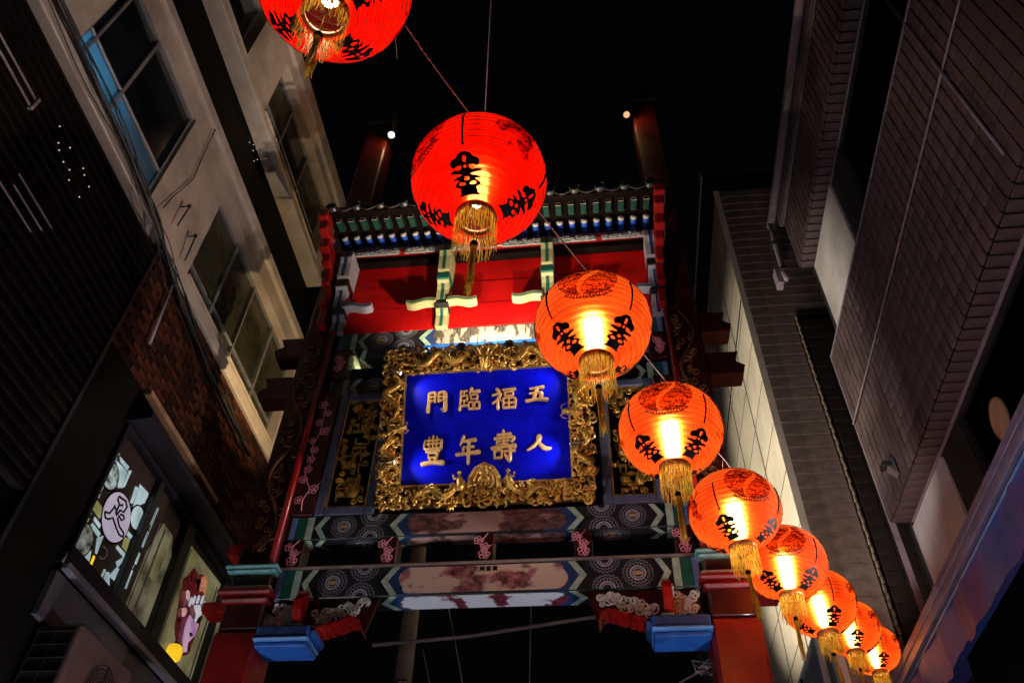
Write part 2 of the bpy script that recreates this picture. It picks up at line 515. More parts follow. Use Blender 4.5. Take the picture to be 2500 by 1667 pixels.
# rz: direction of the first medallion; the camera is to the south
LANTERNS = [
    ((-0.905, 1.13, 4.86), -62, 'red lantern cut off by the top edge of the picture', True, (.05, .02), 1.0),
    ((-0.451, 1.98, 4.72), -140, 'large deep red lantern hanging in front of the gate roof, second from the top', True, (-.03, .03), 1.0),
    ((0.013, 2.909, 4.73), -93, 'orange red lantern covering the upper right corner of the blue plaque', False, (.02, -.02), 1.0),
    ((0.424, 3.76, 4.72), -97, 'orange lantern just right of the plaque, fourth down the string', False, (-.02, .02), 1.0),
    ((0.866, 4.686, 4.78), -75, 'orange lantern above the right capital of the gate, fifth down the string', False, (.04, .03), 1.0),
    ((1.33, 5.62, 4.94), -97, 'orange lantern beside the right red pillar, sixth down the string', False, (-.04, .0), 1.0),
    ((1.73, 6.50, 5.09), -125, 'orange lantern seventh down the string, half behind the sixth', False, (.02, .05), 1.0),
    ((2.24, 7.60, 5.42), -135, 'small orange lantern second from the far end of the string', False, (.0, -.03), .93),
    ((2.66, 8.46, 5.61), -128, 'smallest lantern at the far lower end of the string', False, (.03, .02), .90),
]
for a in LANTERNS: lantern(*a)

# ================================================================== gate materials
M_RED = mat('red_lacquer', (.27, .007, .006), .30, var=.3, scale=5, coat=.3, bump=.06, bscale=60)
M_REDBOARD = mat('red_board', (.46, .004, .004), .55, spec=.15, var=.25, scale=3, bump=.05)
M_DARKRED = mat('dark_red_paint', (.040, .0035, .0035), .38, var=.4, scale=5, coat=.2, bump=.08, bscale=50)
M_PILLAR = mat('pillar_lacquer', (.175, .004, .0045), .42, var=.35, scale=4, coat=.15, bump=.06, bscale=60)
M_BEAM = mat('beam_dark_paint', (.009, .011, .012), .40, var=.4, scale=8, coat=.2)
M_FIELD = mat('beam_field_paint', (.012, .014, .022), .45, var=.5, scale=18)
M_PALEGREEN = mat('pale_green_paint', (.36, .52, .42), .45, var=.3, scale=14)
M_BLUESTRIPE = mat('blue_stripe_paint', (.13, .22, .52), .45, var=.3, scale=14)
M_NAVY = mat('navy_paint', (.020, .050, .17), .40, var=.4, scale=9)
M_DKGREEN = mat('deep_green_paint', (.010, .10, .075), .40, var=.3, scale=9)
M_TEAL = mat('teal_moulding', (.13, .36, .36), .42, var=.3)
M_CREAM = mat('cream_paint', (.46, .38, .28), .50, var=.2, scale=10)
M_LINEGREY = mat('rosette_line', (.44, .46, .54), .55, var=.4, scale=30)
M_ROSEGOLD = mat('rosette_gold', (.62, .40, .12), .40, .4)
M_PINK = mat('blossom_pink', (.92, .32, .40), .55, var=.3, scale=30)
M_GOLD = mat('gold_leaf', (.98, .53, .12), .30, .80, var=.35, scale=16, bump=.35, bscale=70)
M_GOLDTXT = mat('gold_letter', (.82, .46, .15), .36, .2, var=.25, scale=12, bump=.1)
M_GOLDDULL = mat('dull_gilding', (.16, .065, .02), .5, .5, var=.5, scale=14, bump=.3)
M_PANELBLUE = mat('plaque_blue', (.0003, .0022, .52), .45, var=.3, scale=5, spec=.12)
M_WHITECARVE = mat('white_carving', (.34, .36, .38), .50, var=.35, scale=25)
M_BLUELIP = mat('light_blue_lip', (.10, .30, .70), .5, var=.2)
M_WHITECARVE2 = mat('bright_white_carving', (.78, .82, .80), .45, var=.3, scale=25)
M_BLUEBASE = mat('blue_bracket', (.018, .105, .44), .55, var=.3, scale=8, coat=.0, spec=.25)
M_RAFTBLUE = mat('rafter_blue', (.010, .075, .48), .55, spec=.2, var=.3, scale=12)
M_RAFTGREEN = mat('rafter_green', (.014, .060, .042), .6, spec=.2, var=.4, scale=16)
M_RAFTEND = mat('rafter_end_white', (.46, .43, .42), .6, spec=.2, var=.2)
M_SLATEBLUE = mat('slate_blue_frame', (.085, .11, .19), .40, var=.3, scale=8)
M_TILE = mat('glazed_roof_tile', (.030, .032, .030), .28, var=.4, scale=10, coat=.3)
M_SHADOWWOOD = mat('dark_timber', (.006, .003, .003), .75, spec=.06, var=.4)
M_METAL = mat('dark_metal', (.10, .09, .08), .38, .8, var=.3)
M_BRONZE = mat('bronze_tube', (.22, .15, .08), .30, .9, var=.3)


def painting(name, base, ink, ink2, sx, sy, th, wav=0.0, sc=6.0):
    m = bpy.data.materials.new(name); m.use_nodes = True
    nt = m.node_tree; b = nt.nodes['Principled BSDF']; b.inputs['Roughness'].default_value = .5
    tc = nt.nodes.new('ShaderNodeTexCoord'); mp = nt.nodes.new('ShaderNodeMapping')
    mp.inputs['Scale'].default_value = (sx, 1, sy); mp.inputs['Rotation'].default_value = (0, wav, 0)
    nt.links.new(tc.outputs['Object'], mp.inputs['Vector'])
    n1 = nt.nodes.new('ShaderNodeTexNoise'); n1.inputs['Scale'].default_value = sc * .55; n1.inputs['Detail'].default_value = 3
    n2 = nt.nodes.new('ShaderNodeTexNoise'); n2.inputs['Scale'].default_value = sc * 2.4; n2.inputs['Detail'].default_value = 6; n2.inputs['Roughness'].default_value = .75
    nt.links.new(mp.outputs[0], n1.inputs['Vector']); nt.links.new(mp.outputs[0], n2.inputs['Vector'])
    r1 = nt.nodes.new('ShaderNodeValToRGB')
    r1.color_ramp.elements[0].position = th; r1.color_ramp.elements[0].color = (0, 0, 0, 1)
    r1.color_ramp.elements[1].position = th + .05; r1.color_ramp.elements[1].color = (1, 1, 1, 1)
    nt.links.new(n1.outputs['Fac'], r1.inputs['Fac'])
    r2 = nt.nodes.new('ShaderNodeValToRGB')
    r2.color_ramp.elements[0].position = .40; r2.color_ramp.elements[0].color = (*ink, 1)
    r2.color_ramp.elements[1].position = .62; r2.color_ramp.elements[1].color = (*ink2, 1)
    nt.links.new(n2.outputs['Fac'], r2.inputs['Fac'])
    mx = nt.nodes.new('ShaderNodeMixRGB'); mx.inputs[1].default_value = (*base, 1)
    nt.links.new(r1.outputs[0], mx.inputs['Fac']); nt.links.new(r2.outputs[0], mx.inputs[2])
    nt.links.new(mx.outputs[0], b.inputs['Base Color'])
    return m


M_BAMBOO = painting('bamboo_painting', (.40, .34, .27), (.008, .008, .008), (.16, .14, .12), 3.2, .9, .48, .5, 8)
M_PEONY = painting('peony_painting', (.66, .48, .38), (.06, .010, .015), (.50, .20, .20), 1.2, 1.6, .50, 0, 5)
M_PEONY2 = painting('dark_peony_painting', (.40, .27, .24), (.03, .015, .015), (.22, .10, .10), 1.0, 1.8, .46, 0, 6)
M_KOI = painting('carp_painting', (.70, .72, .82), (.04, .008, .02), (.28, .04, .07), 1.0, 3.0, .50, .35, 8)

GX = -1.0          # gate centre line
gate = empty('gate_arch', (GX, 6.1, 0), 'red and blue painted ceremonial gate with tiled roof spanning the street', 'gate')


def gp(name, mb, m, parent=None):
    """part of the gate: shapes are given with x relative to the gate centre and world y, z"""
    p = parent or gate
    mb.v = [(x, y - 6.1, z) for x, y, z in mb.v]
    return mb.build(name, m, p)


def gmesh(name, mb, m):
    mb.v = [(x, y - 6.1, z) for x, y, z in mb.v]
    return mb.mesh(name, m)


# ---- scroll ornaments in a plane (a,b) with height h
def scroll(mb, c, size, ang, hand, r, turns=1.25, f=None, n=14, sides=5, tail=.9):
    pts = []; rr = []
    d = Vector((math.cos(ang + hand * PI / 2), math.sin(ang + hand * PI / 2)))
    for k in range(4):
        q = 1 - k / 4
        p = Vector((c[0] + size * math.cos(ang), c[1] + size * math.sin(ang))) - d * (-size * tail * q) * -1
        p += Vector((math.cos(ang), math.sin(ang))) * size * .35 * q * q * -1
        pts.append((p.x, p.y, .35)); rr.append(r * (.35 + .6 * (1 - q)))
    for k in range(n + 1):
        t = k / n
        a = ang + hand * t * 2 * PI * turns
        s = size * (1 - .82 * t)
        pts.append((c[0] + s * math.cos(a), c[1] + s * math.sin(a), .5 + .5 * t)); rr.append(r * (1 - .35 * t) if k < n else r * .9)
    mb.tube([f(*p) for p in pts], rr, sides)


def stroke(mb, pts, f, h, seg=6):
    """brush stroke: ridge shaped ribbon through (x, y, halfwidth)"""
    P = [Vector(p) for p in pts]
    out = []
    for i in range(len(P) - 1):
        p0, p1, p2, p3 = P[max(i - 1, 0)], P[i], P[i + 1], P[min(i + 2, len(P) - 1)]
        for k in range(seg):
            t = k / seg
            out.append(.5 * ((2 * p1) + (p2 - p0) * t + (2 * p0 - 5 * p1 + 4 * p2 - p3) * t * t + (3 * p1 - p0 - 3 * p2 + p3) * t ** 3))
    out.append(P[-1])
    # rounded, slightly slanted ends
    d0 = (out[1] - out[0]); d0.z = 0; d0.normalize(); d1 = (out[-1] - out[-2]); d1.z = 0; d1.normalize()
    a = out[0] - d0 * out[0].z * .7; a.z = out[0].z * .55
    b = out[-1] + d1 * out[-1].z * .7; b.z = out[-1].z * .5
    out = [a] + out + [b]
    vs = []; n = len(out)
    for i, p in enumerate(out):
        d = out[min(i + 1, n - 1)] - out[max(i - 1, 0)]; d.z = 0; d.normalize()
        nx, ny = -d.y, d.x
        for s, hh in ((-1, 0), (-.86, .7), (-.35, 1), (.35, 1), (.86, .7), (1, 0)):
            vs.append(f(p.x + nx * p.z * s, p.y + ny * p.z * s, hh * h))
    fs = [(i * 6 + k, i * 6 + k + 1, (i + 1) * 6 + k + 1, (i + 1) * 6 + k) for i in range(n - 1) for k in range(5)]
    fs += [tuple(range(6)), tuple(range((n - 1) * 6, n * 6))[::-1]]
    mb.add(vs, fs, False)


def bx(x0, x1, y0, y1, w=3.0):
    return [[(x0, y1, w), (x0, y0, w)], [(x0, y1, w), (x1, y1 + 1, w + .5), (x1, y0, w)], [(x0, y0, w), (x1, y0, w)]]


GLYPH = {
    'wu': [[(24, 80, 5), (50, 84, 6), (78, 88, 8)], [(52, 82, 8), (45, 50, 7), (36, 20, 8)], [(22, 52, 5), (62, 57, 7), (70, 50, 8), (66, 18, 8)], [(6, 12, 7), (50, 19, 6), (94, 15, 9)]],
    'ren': [[(54, 92, 10), (49, 62, 8), (30, 35, 6), (6, 14, 4)], [(48, 62, 5), (62, 38, 8), (78, 20, 10), (98, 20, 6)]],
    'men': [[(16, 90, 6), (15, 50, 6), (11, 6, 7)], [(16, 90, 5), (42, 93, 6), (41, 52, 5)], [(18, 73, 4), (41, 75, 4)], [(18, 56, 4), (41, 58, 4)],
            [(59, 92, 5), (58, 52, 5)], [(58, 91, 5), (84, 94, 7), (87, 60, 7), (85, 12, 8), (70, 16, 3)], [(60, 74, 4), (84, 75, 4)], [(60, 57, 4), (84, 58, 4)]],
    'lin': [[(14, 90, 4.5), (13, 50, 4.5), (9, 8, 5)], [(14, 88, 3.5), (42, 91, 3.5)], [(28, 88, 3), (28, 68, 3)], [(14, 67, 3.5), (41, 69, 4), (41, 47, 4)], [(14, 47, 3.5), (41, 48, 3.5)],
            [(28, 46, 3), (28, 26, 3)], [(11, 24, 4), (44, 26, 4)], [(61, 99, 6), (52, 74, 3)], [(56, 84, 4), (94, 89, 6)]] + bx(58, 84, 52, 70, 3.2) + bx(49, 66, 10, 36, 3.2) + bx(74, 94, 10, 36, 3.2),
    'fu': [[(22, 95, 6), (31, 84, 6)], [(4, 68, 4), (38, 73, 5), (24, 46, 5), (4, 30, 3.5)], [(26, 52, 5), (25, 4, 6)], [(32, 50, 5), (42, 40, 4)], [(47, 90, 4), (96, 93, 6)]]
          + bx(55, 86, 62, 78, 3.6) + bx(48, 95, 8, 49, 4) + [[(71, 49, 3.5), (71, 9, 3.5)], [(48, 29, 3.5), (95, 29, 3.5)]],
    'nian': [[(33, 99, 6), (18, 68, 3.5)], [(27, 81, 4), (82, 86, 7)], [(30, 57, 4), (74, 60, 5)], [(32, 58, 5), (30, 36, 4)], [(2, 32, 6), (50, 35, 5), (97, 39, 8)], [(55, 83, 6), (53, 40, 6), (52, -4, 5)]],
    'shou': [[(26, 89, 4), (80, 92, 5)], [(50, 103, 5), (50, 70, 5)], [(14, 77, 4.5), (90, 80, 5), (82, 66, 4)], [(24, 67, 3.6), (74, 69, 3.6)], [(32, 57, 3.4), (66, 58, 3.4)], [(24, 67, 3.6), (23, 56, 3.6)],
             [(4, 44, 6), (50, 48, 5), (97, 50, 7)], [(50, 70, 3.4), (50, 48, 3.4)]] + bx(14, 42, 10, 34, 3.8) + [[(50, 31, 4), (94, 34, 5)], [(76, 40, 5), (75, 2, 6), (62, 8, 3)], [(56, 20, 4), (63, 10, 5)]],
    'feng': [[(13, 86, 4), (13, 58, 4.5), (87, 58, 4.5)], [(88, 86, 5), (87, 56, 5)], [(32, 96, 3.6), (32, 60, 3.6)], [(67, 97, 3.6), (67, 60, 3.6)], [(50, 101, 4), (50, 60, 4)],
             [(22, 85, 3), (43, 87, 3)], [(22, 73, 3), (43, 75, 3)], [(58, 86, 3), (79, 88, 3)], [(58, 74, 3), (79, 76, 3)], [(20, 47, 4.5), (80, 50, 5.5)]]
            + bx(31, 68, 24, 40, 4) + [[(35, 22, 4), (41, 10, 5)], [(66, 22, 5), (59, 10, 4)], [(2, 2, 7), (50, 7, 6), (98, 5, 8)]],
}

# ---------------------------------------------------------------- pillars
def pillar(sx):
    cx = 1.95 * sx
    h = .172
    mb = MB(); mb.box((cx - h - .02, 5.93, 0), (cx + h + .02, 6.29, 4.70), .03)
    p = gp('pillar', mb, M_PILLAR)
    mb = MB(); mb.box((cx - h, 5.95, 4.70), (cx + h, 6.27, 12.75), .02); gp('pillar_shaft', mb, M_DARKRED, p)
    mb = MB(); mb.box((cx - .23, 5.86, 4.985), (cx + .23, 6.36, 5.035), .015); mb.box((cx - .20, 5.90, 4.93), (cx + .20, 6.32, 4.985), .02)
    gp('capital', mb, M_PILLAR, p)
    mb = MB(); mb.box((cx - .205, 5.895, 5.037), (cx + .205, 6.33, 5.075), .012); gp('cream_moulding', mb, M_CREAM, p)
    mb = MB(); mb.box((cx - .212, 5.89, 5.195), (cx + .212, 6.33, 5.225), .012); mb.box((cx - .228, 5.875, 5.228), (cx + .228, 6.35, 5.262), .012)
    gp('teal_moulding', mb, M_TEAL, p)
    # gilded dragons wound up the shaft
    mb = MB(); rg = random.Random(11 if sx < 0 else 12)
    for k in range(44):
        z = 5.45 + k * .060 + rg.uniform(-.02, .02)
        f = lambda a, b, hh, z=z: (cx + a, 5.95 - .006 - .022 * hh, z + b)
        scroll(mb, (rg.uniform(-.10, .10), 0), rg.uniform(.035, .065), rg.uniform(0, 6.28), rg.choice((-1, 1)), rg.uniform(.008, .014), f=f, n=10)
    body = []
    for k in range(90):
        t = k / 89
        body.append((cx + .095 * math.sin(t * 16), 5.95 - .022 - .012 * math.cos(t * 37), 5.4 + t * 2.75))
    mb.tube(body, [.017 * (.35 + .65 * math.sin(PI * min(1, .08 + k / 95.0))) * (1 + .14 * (k % 2)) for k in range(90)], 6)
    o = gp('gilded_dragon', mb, M_GOLDDULL, p); o['kind'] = 'stuff'
    # cap on top
    mb = MB(); mb.box((cx - .18, 5.94, 12.755), (cx + .18, 6.28, 12.83), .02); mb.box((cx - .16, 5.96, 12.832), (cx + .16, 6.26, 13.25), .06)
    gp('pillar_cap', mb, mat('weathered_cap', (.05, .046, .05), .6), p)
    # notched beam ends that stick out sideways
    for z0, z1, ln in ((7.86, 8.14, .46), (7.26, 7.55, .50), (5.42, 5.52, .30), (4.905, 4.98, .38)):
        zc = (z0 + z1) / 2
        x0 = cx + sx * (h + .004); x1 = cx + sx * (h - .17 + ln)
        if z1 - z0 > .2: poly = [(x0, z0), (x1, z0), (x1 + sx * .035, z0 + .10), (x1 - sx * .06, zc + .02), (x1 - sx * .01, z1), (x0, z1)]
        else: poly = [(x0, z0), (x1, z0), (x1, z1), (x0, z1)]
        mb = MB(); mb.prism(poly, lambda a, b: (a, 5.99, b), lambda a, b: (a, 6.19, b)); gp('beam_end', mb, M_RED if z1 - z0 < .2 else M_DARKRED, p)
    # bright red round moulding on the inner side
    mb = MB(); mb.tube([(1.80 * sx, 5.925, 5.27), (1.80 * sx, 5.925, 8.15)], .030, 12); gp('round_moulding', mb, M_RED, p)
    return p


for sx in (-1, 1): pillar(sx)

# ---------------------------------------------------------------- painted beams
def rosette_mesh():
    mb = MB()
    def ring(r, w, n=28, h=.003):
        vs = []; fs = []
        for k in range(n):
            a = 2 * PI * k / n
            for rr in (r - w, r + w): vs.append((rr * math.cos(a), -h, rr * math.sin(a)))
        for k in range(n): fs.append((2 * k, 2 * k + 1, 2 * ((k + 1) % n) + 1, 2 * ((k + 1) % n)))
        mb.add(vs, fs)
    ring(.060, .004); ring(.066, .0012)
    for n, rc, rs in ((18, .083, .0125), (22, .112, .0115)):
        for q in range(n):
            a = 2 * PI * q / n
            c = (rc * math.cos(a), rc * math.sin(a))
            vs = []; fs = []
            for k in range(9):
                b = a - 2.0 + 4.0 * k / 8
                for rr in (rs - .0017, rs + .0017): vs.append((c[0] + rr * math.cos(b), -.003, c[1] + rr * math.sin(b)))
            fs = [(2 * k, 2 * k + 1, 2 * k + 3, 2 * k + 2) for k in range(8)]
            mb.add(vs, fs)
    for q in range(16):
        a = 2 * PI * q / 16
        mb.add([(.046 * math.cos(a - .05), -.003, .046 * math.sin(a - .05)), (.056 * math.cos(a - .09), -.003, .056 * math.sin(a - .09)), (.056 * math.cos(a + .09), -.003, .056 * math.sin(a + .09)), (.046 * math.cos(a + .05), -.003, .046 * math.sin(a + .05))], [(0, 1, 2, 3)])
    ring(.040, .0035, 20)
    return mb


def disc_mesh(rx, rz, m, n=20, h=.0035):
    mb = MB(); mb.add([(rx * math.cos(2 * PI * k / n), -h, rz * math.sin(2 * PI * k / n)) for k in range(n)], [tuple(range(n))])
    return mb.mesh('rosette_centre', m)


RM_full = rosette_mesh().mesh('rosette', M_LINEGREY)
def half(mb, up):
    fs = []; ss = []
    for f, s in zip(mb.f, mb.s):
        z = sum(mb.v[i][2] for i in f) / len(f)
        if (z > 0) == up: fs.append(f); ss.append(s)
    mb.f = fs; mb.s = ss
    return mb
RM_up = half(rosette_mesh(), True).mesh('half_rosette', M_LINEGREY)
RM_dn = half(rosette_mesh(), False).mesh('half_rosette', M_LINEGREY)
RC = disc_mesh(.024, .024, M_ROSEGOLD)


def beam(z0, z1, y0, y1, half_w, paint, under, name='painted_beam', under_rose=True):
    zc, hh = (z0 + z1) / 2, (z1 - z0) / 2
    mb = MB(); mb.box((-half_w, y0, z0), (half_w, y1, z1), .006)
    b = gp(name, mb, M_BEAM)
    def plate(nm, m, poly, off, on_under=False, par=b):
        mb = MB()
        if on_under: mb.prism(poly, lambda a, c: (a, c, z0 - off), lambda a, c: (a, c, z0 + .004))
        else: mb.prism(poly, lambda a, c: (a, y0 - off, c), lambda a, c: (a, y0 + .004, c))
        return gp(nm, mb, m, par)
    yu0, yu1 = y0 + .008, y1 - .008
    yc, hu = (yu0 + yu1) / 2, (yu1 - yu0) / 2
    for s in (-1, 1):
        def X(a): return a * s
        for u_, (c0, ch) in ((False, (zc, hh - .008)), (True, (yc, hu))):
            t, bo = c0 + ch, c0 - ch
            plate('stripe', M_BLUESTRIPE, [(X(-1.745), bo), (X(-1.695), bo), (X(-1.695), t), (X(-1.745), t)], .003, u_)
            plate('stripe', M_PALEGREEN, [(X(-1.60), bo), (X(-1.54), bo), (X(-1.54), t), (X(-1.60), t)], .003, u_)
            plate('stripe', M_DKGREEN, [(X(-1.69), bo), (X(-1.605), bo), (X(-1.605), t), (X(-1.69), t)], .002, u_)
            plate('chevron', M_PALEGREEN, [(X(-1.525), c0), (X(-1.45), t), (X(-1.40), t), (X(-1.470), c0), (X(-1.40), bo), (X(-1.45), bo)], .003, u_)
            plate('diaper_field', M_FIELD, [(X(-1.46), c0), (X(-1.39), t), (X(-.80), t), (X(-.88), c0), (X(-.80), bo), (X(-1.39), bo)], .002, u_)
            plate('chevron', M_PALEGREEN, [(X(-.85), c0), (X(-.76), t), (X(-.70), t), (X(-.79), c0), (X(-.70), bo), (X(-.76), bo)], .003, u_)
            plate('end_field', M_NAVY, [(X(-.785), c0), (X(-.695), t), (X(-.5), t), (X(-.5), bo), (X(-.695), bo)], .002, u_)
        for (ru, rz, me) in ((-1.26, 0, RM_full), (-1.01, -hh + .004, RM_up), (-1.00, hh - .004, RM_dn)):
            o = obj(me.name.split('.')[0], me, b); o.location = (X(ru), y0 - .003 - 6.1, zc + rz)
            k = min(1, (hh - .004) / .127) if me is RM_full else 1.0
            o.scale = (k, 1, k)
            if me is RM_full:
                c = obj('rosette_centre', RC, b); c.location = (X(ru), y0 - .0035 - 6.1, zc + rz); c.scale = (1.5 * k, 1, .8 * k)
        if under_rose:
            o = obj('rosette', RM_full, b); o.location = (X(-1.08), yc - 6.1, z0 - .003); o.rotation_euler.x = rad(90)
            k = min(1, hu / .127); o.scale = (1.2, 1, k)
            c = obj('rosette_centre', RC, b); c.location = (X(-1.08), yc - 6.1, z0 - .0036); c.rotation_euler.x = rad(90)
    # cartouche with lobed ends
    def cart(c0, ch):
        pts = []
        for s in (1, -1):
            for k in range(13):
                a = -PI / 2 + PI * k / 12
                lob = .035 * abs(math.sin(1.5 * (a + PI / 2))) if True else 0
                pts.append((s * (.60 + (.07 + lob) * math.cos(a)), c0 + s * ch * math.sin(a)))
        return pts
    if paint: plate('cartouche', paint, cart(zc, hh - .018), .0045)
    if under: plate('cartouche', under, cart(yc, hu - .012), .0045, True)
    return b


B4 = beam(4.99, 5.26, 6.0, 6.24, 1.79, M_PEONY, M_KOI)
B3 = beam(5.55, 5.79, 6.0, 6.18, 1.79, M_PEONY2, M_PEONY2)
B1 = beam(7.91, 8.17, 6.0, 6.29, 1.79, M_BAMBOO, None, under_rose=False)
B2 = beam(7.28, 7.53, 6.05, 6.22, 1.79, None, None, under_rose=False)
mb = MB(); mb.box((-1.80, 5.975, 5.262), (1.80, 6.02, 5.274)); gp('metal_trim', mb, mat('trim_metal', (.5, .36, .34), .35, .6))
mb = MB(); mb.box((-.78, 5.985, 7.882), (.78, 6.0, 7.908)); gp('blue_fillet', mb, M_BLUEBASE)

# ---------------------------------------------------------------- plum blossom sprays on red posts
def blossom_mesh(n_fl, h, seed, w=.10):
    rg = random.Random(seed); mb = MB()
    pts = [(rg.uniform(-w, w) * .5 * math.sin(k * 1.9), -.004, h * k / (n_fl + 1)) for k in range(n_fl + 2)]
    mb.tube([Vector(p) for p in pts], .0045, 4)
    for k in range(1, n_fl + 1):
        c = pts[k]; s = (-1) ** k
        cx, cz = c[0] + s * w * .22, c[2]; R = rg.uniform(.034, .043)
        if k % 3 == 2: mb.tube([(cx, -.004, cz), (cx + s * w * .4, -.004, cz + h * .05), (cx + s * w * .62, -.004, cz + h * .09)], [.003, .0025, .001], 4)
        for q in range(5):
            a = 2 * PI * q / 5 + rg.uniform(0, .3)
            px, pz = cx + R * .72 * math.cos(a), cz + R * .72 * math.sin(a)
            vs = [];
            for t in range(12):
                b = 2 * PI * t / 12
                for rr in (R * .30, R * .56): vs.append((px + rr * math.cos(b), -.006, pz + rr * math.sin(b)))
            mb.add(vs, [(2 * t, 2 * t + 1, 2 * ((t + 1) % 12) + 1, 2 * ((t + 1) % 12)) for t in range(12)])
        mb.tube([(cx + R * .3 * math.cos(b), -.006, cz + R * .3 * math.sin(b)) for b in [2 * PI * t / 10 for t in range(11)]], .003, 4, False)
    return mb.mesh('blossom_spray', M_PINK)


BL_short = blossom_mesh(3, .27, 5, .11)
BL_long = blossom_mesh(11, 1.38, 9, .14)
BL_mid = blossom_mesh(3, .26, 6, .10)
for u in (-1.66, -.83, 0, .83, 1.66):
    mb = MB(); mb.box((u - .075, 6.0, 5.275), (u + .075, 6.17, 5.549), .006)
    p = gp('short_post', mb, M_DARKRED)
    o = obj('blossom_spray', BL_short, p); o.location = (u, 6.0 - .002 - 6.1, 5.277)
for s in (-1, 1):
    mb = MB(); mb.box((s * 1.575, 5.975, 5.795), (s * 1.775, 6.15, 7.275), .006)
    p = gp('tall_post', mb, M_DARKRED)
    o = obj('blossom_spray', BL_long, p); o.location = (s * 1.675, 5.975 - .002 - 6.1, 5.84)
    mb = MB(); mb.box((s * 1.58, 5.99, 7.535), (s * 1.77, 6.15, 7.905), .006)
    p = gp('upper_post', mb, M_DARKRED)
    o = obj('blossom_spray', BL_mid, p); o.location = (s * 1.675, 5.99 - .002 - 6.1, 7.58)
    # side panel: slate frame, gilt fillet and carved screen
    xa, xb = sorted((s * 1.57, s * 1.02))
    mb = MB()
    z0, z1 = 5.80, 7.27
    mb.box((xa, 6.0, z0), (xa + .085, 6.12, z1), .008); mb.box((xb - .085, 6.0, z0), (xb, 6.12, z1), .008)
    mb.box((xa + .086, 6.002, z1 - .09), (xb - .086, 6.12, z1), .008); mb.box((xa + .086, 6.002, z0), (xb - .086, 6.12, z0 + .09), .008)
    p = gp('panel_frame', mb, M_SLATEBLUE)
    mb = MB()
    for (a0, a1, c0, c1) in ((xa + .087, xa + .102, z0 + .092, z1 - .092), (xb - .102, xb - .087, z0 + .092, z1 - .092), (xa + .103, xb - .103, z0 + .092, z0 + .106), (xa + .103, xb - .103, z1 - .106, z1 - .092)):
        mb.box((a0, 6.015, c0), (a1, 6.10, c1))
    gp('gilt_fillet', mb, M_GOLD, p)
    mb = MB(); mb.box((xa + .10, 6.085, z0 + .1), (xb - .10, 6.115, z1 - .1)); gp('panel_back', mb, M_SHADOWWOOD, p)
    mb = MB(); rg = random.Random(21 + s)
    W = xb - xa - .21; x_0 = xa + .105
    fy = 6.03
    for k in range(4):                               # fret bars
        zz = z0 + .13 + k * (z1 - z0 - .26) / 3
        for q in range(7):
            zb = zz + rg.uniform(.02, .30)
            if zb > z1 - .12: continue
            a = x_0 + rg.uniform(.02, W * .5); b = a + rg.uniform(.08, W * .45)
            mb.box((a, fy - .008, zb), (b, fy + .02, zb + .019)); mb.box((a, fy - .008, zb), (a + .014, fy + .02, zb + rg.choice((-1, 1)) * rg.uniform(.05, .10)))
            mb.box((b - .014, fy - .008, zb), (b, fy + .02, zb + rg.choice((-1, 1)) * rg.uniform(.05, .10)))
    for k, zz in enumerate((z0 + .20, z0 + .52, z0 + .95, z0 + 1.22)):     # vases and fruit
        c = x_0 + W * (.3 if k % 2 else .68)
        prof = [(.012, 0), (.035, .02), (.045, .07), (.03, .13), (.014, .17), (.022, .20)] if k % 2 == 0 else [(.03, 0), (.05, .03), (.05, .07), (.02, .1)]
        mb.lathe([(r, z) for r, z in prof], 10, (c, fy, zz))
    for k in range(46):
        f = lambda a, b, hh: (x_0 + a, fy - .02 * hh, z0 + .11 + b)
        scroll(mb, (rg.uniform(.02, W - .02), rg.uniform(.02, z1 - z0 - .26)), rg.uniform(.020, .042), rg.uniform(0, 6.3), rg.choice((-1, 1)), rg.uniform(.007, .012), f=f, n=9)
    o = gp('carved_screen', mb, M_GOLD, p); o['kind'] = 'stuff'
mb = MB(); mb.box((-1.0, 6.12, 5.80), (1.0, 6.15, 7.27)); gp('back_board', mb, M_SHADOWWOOD)

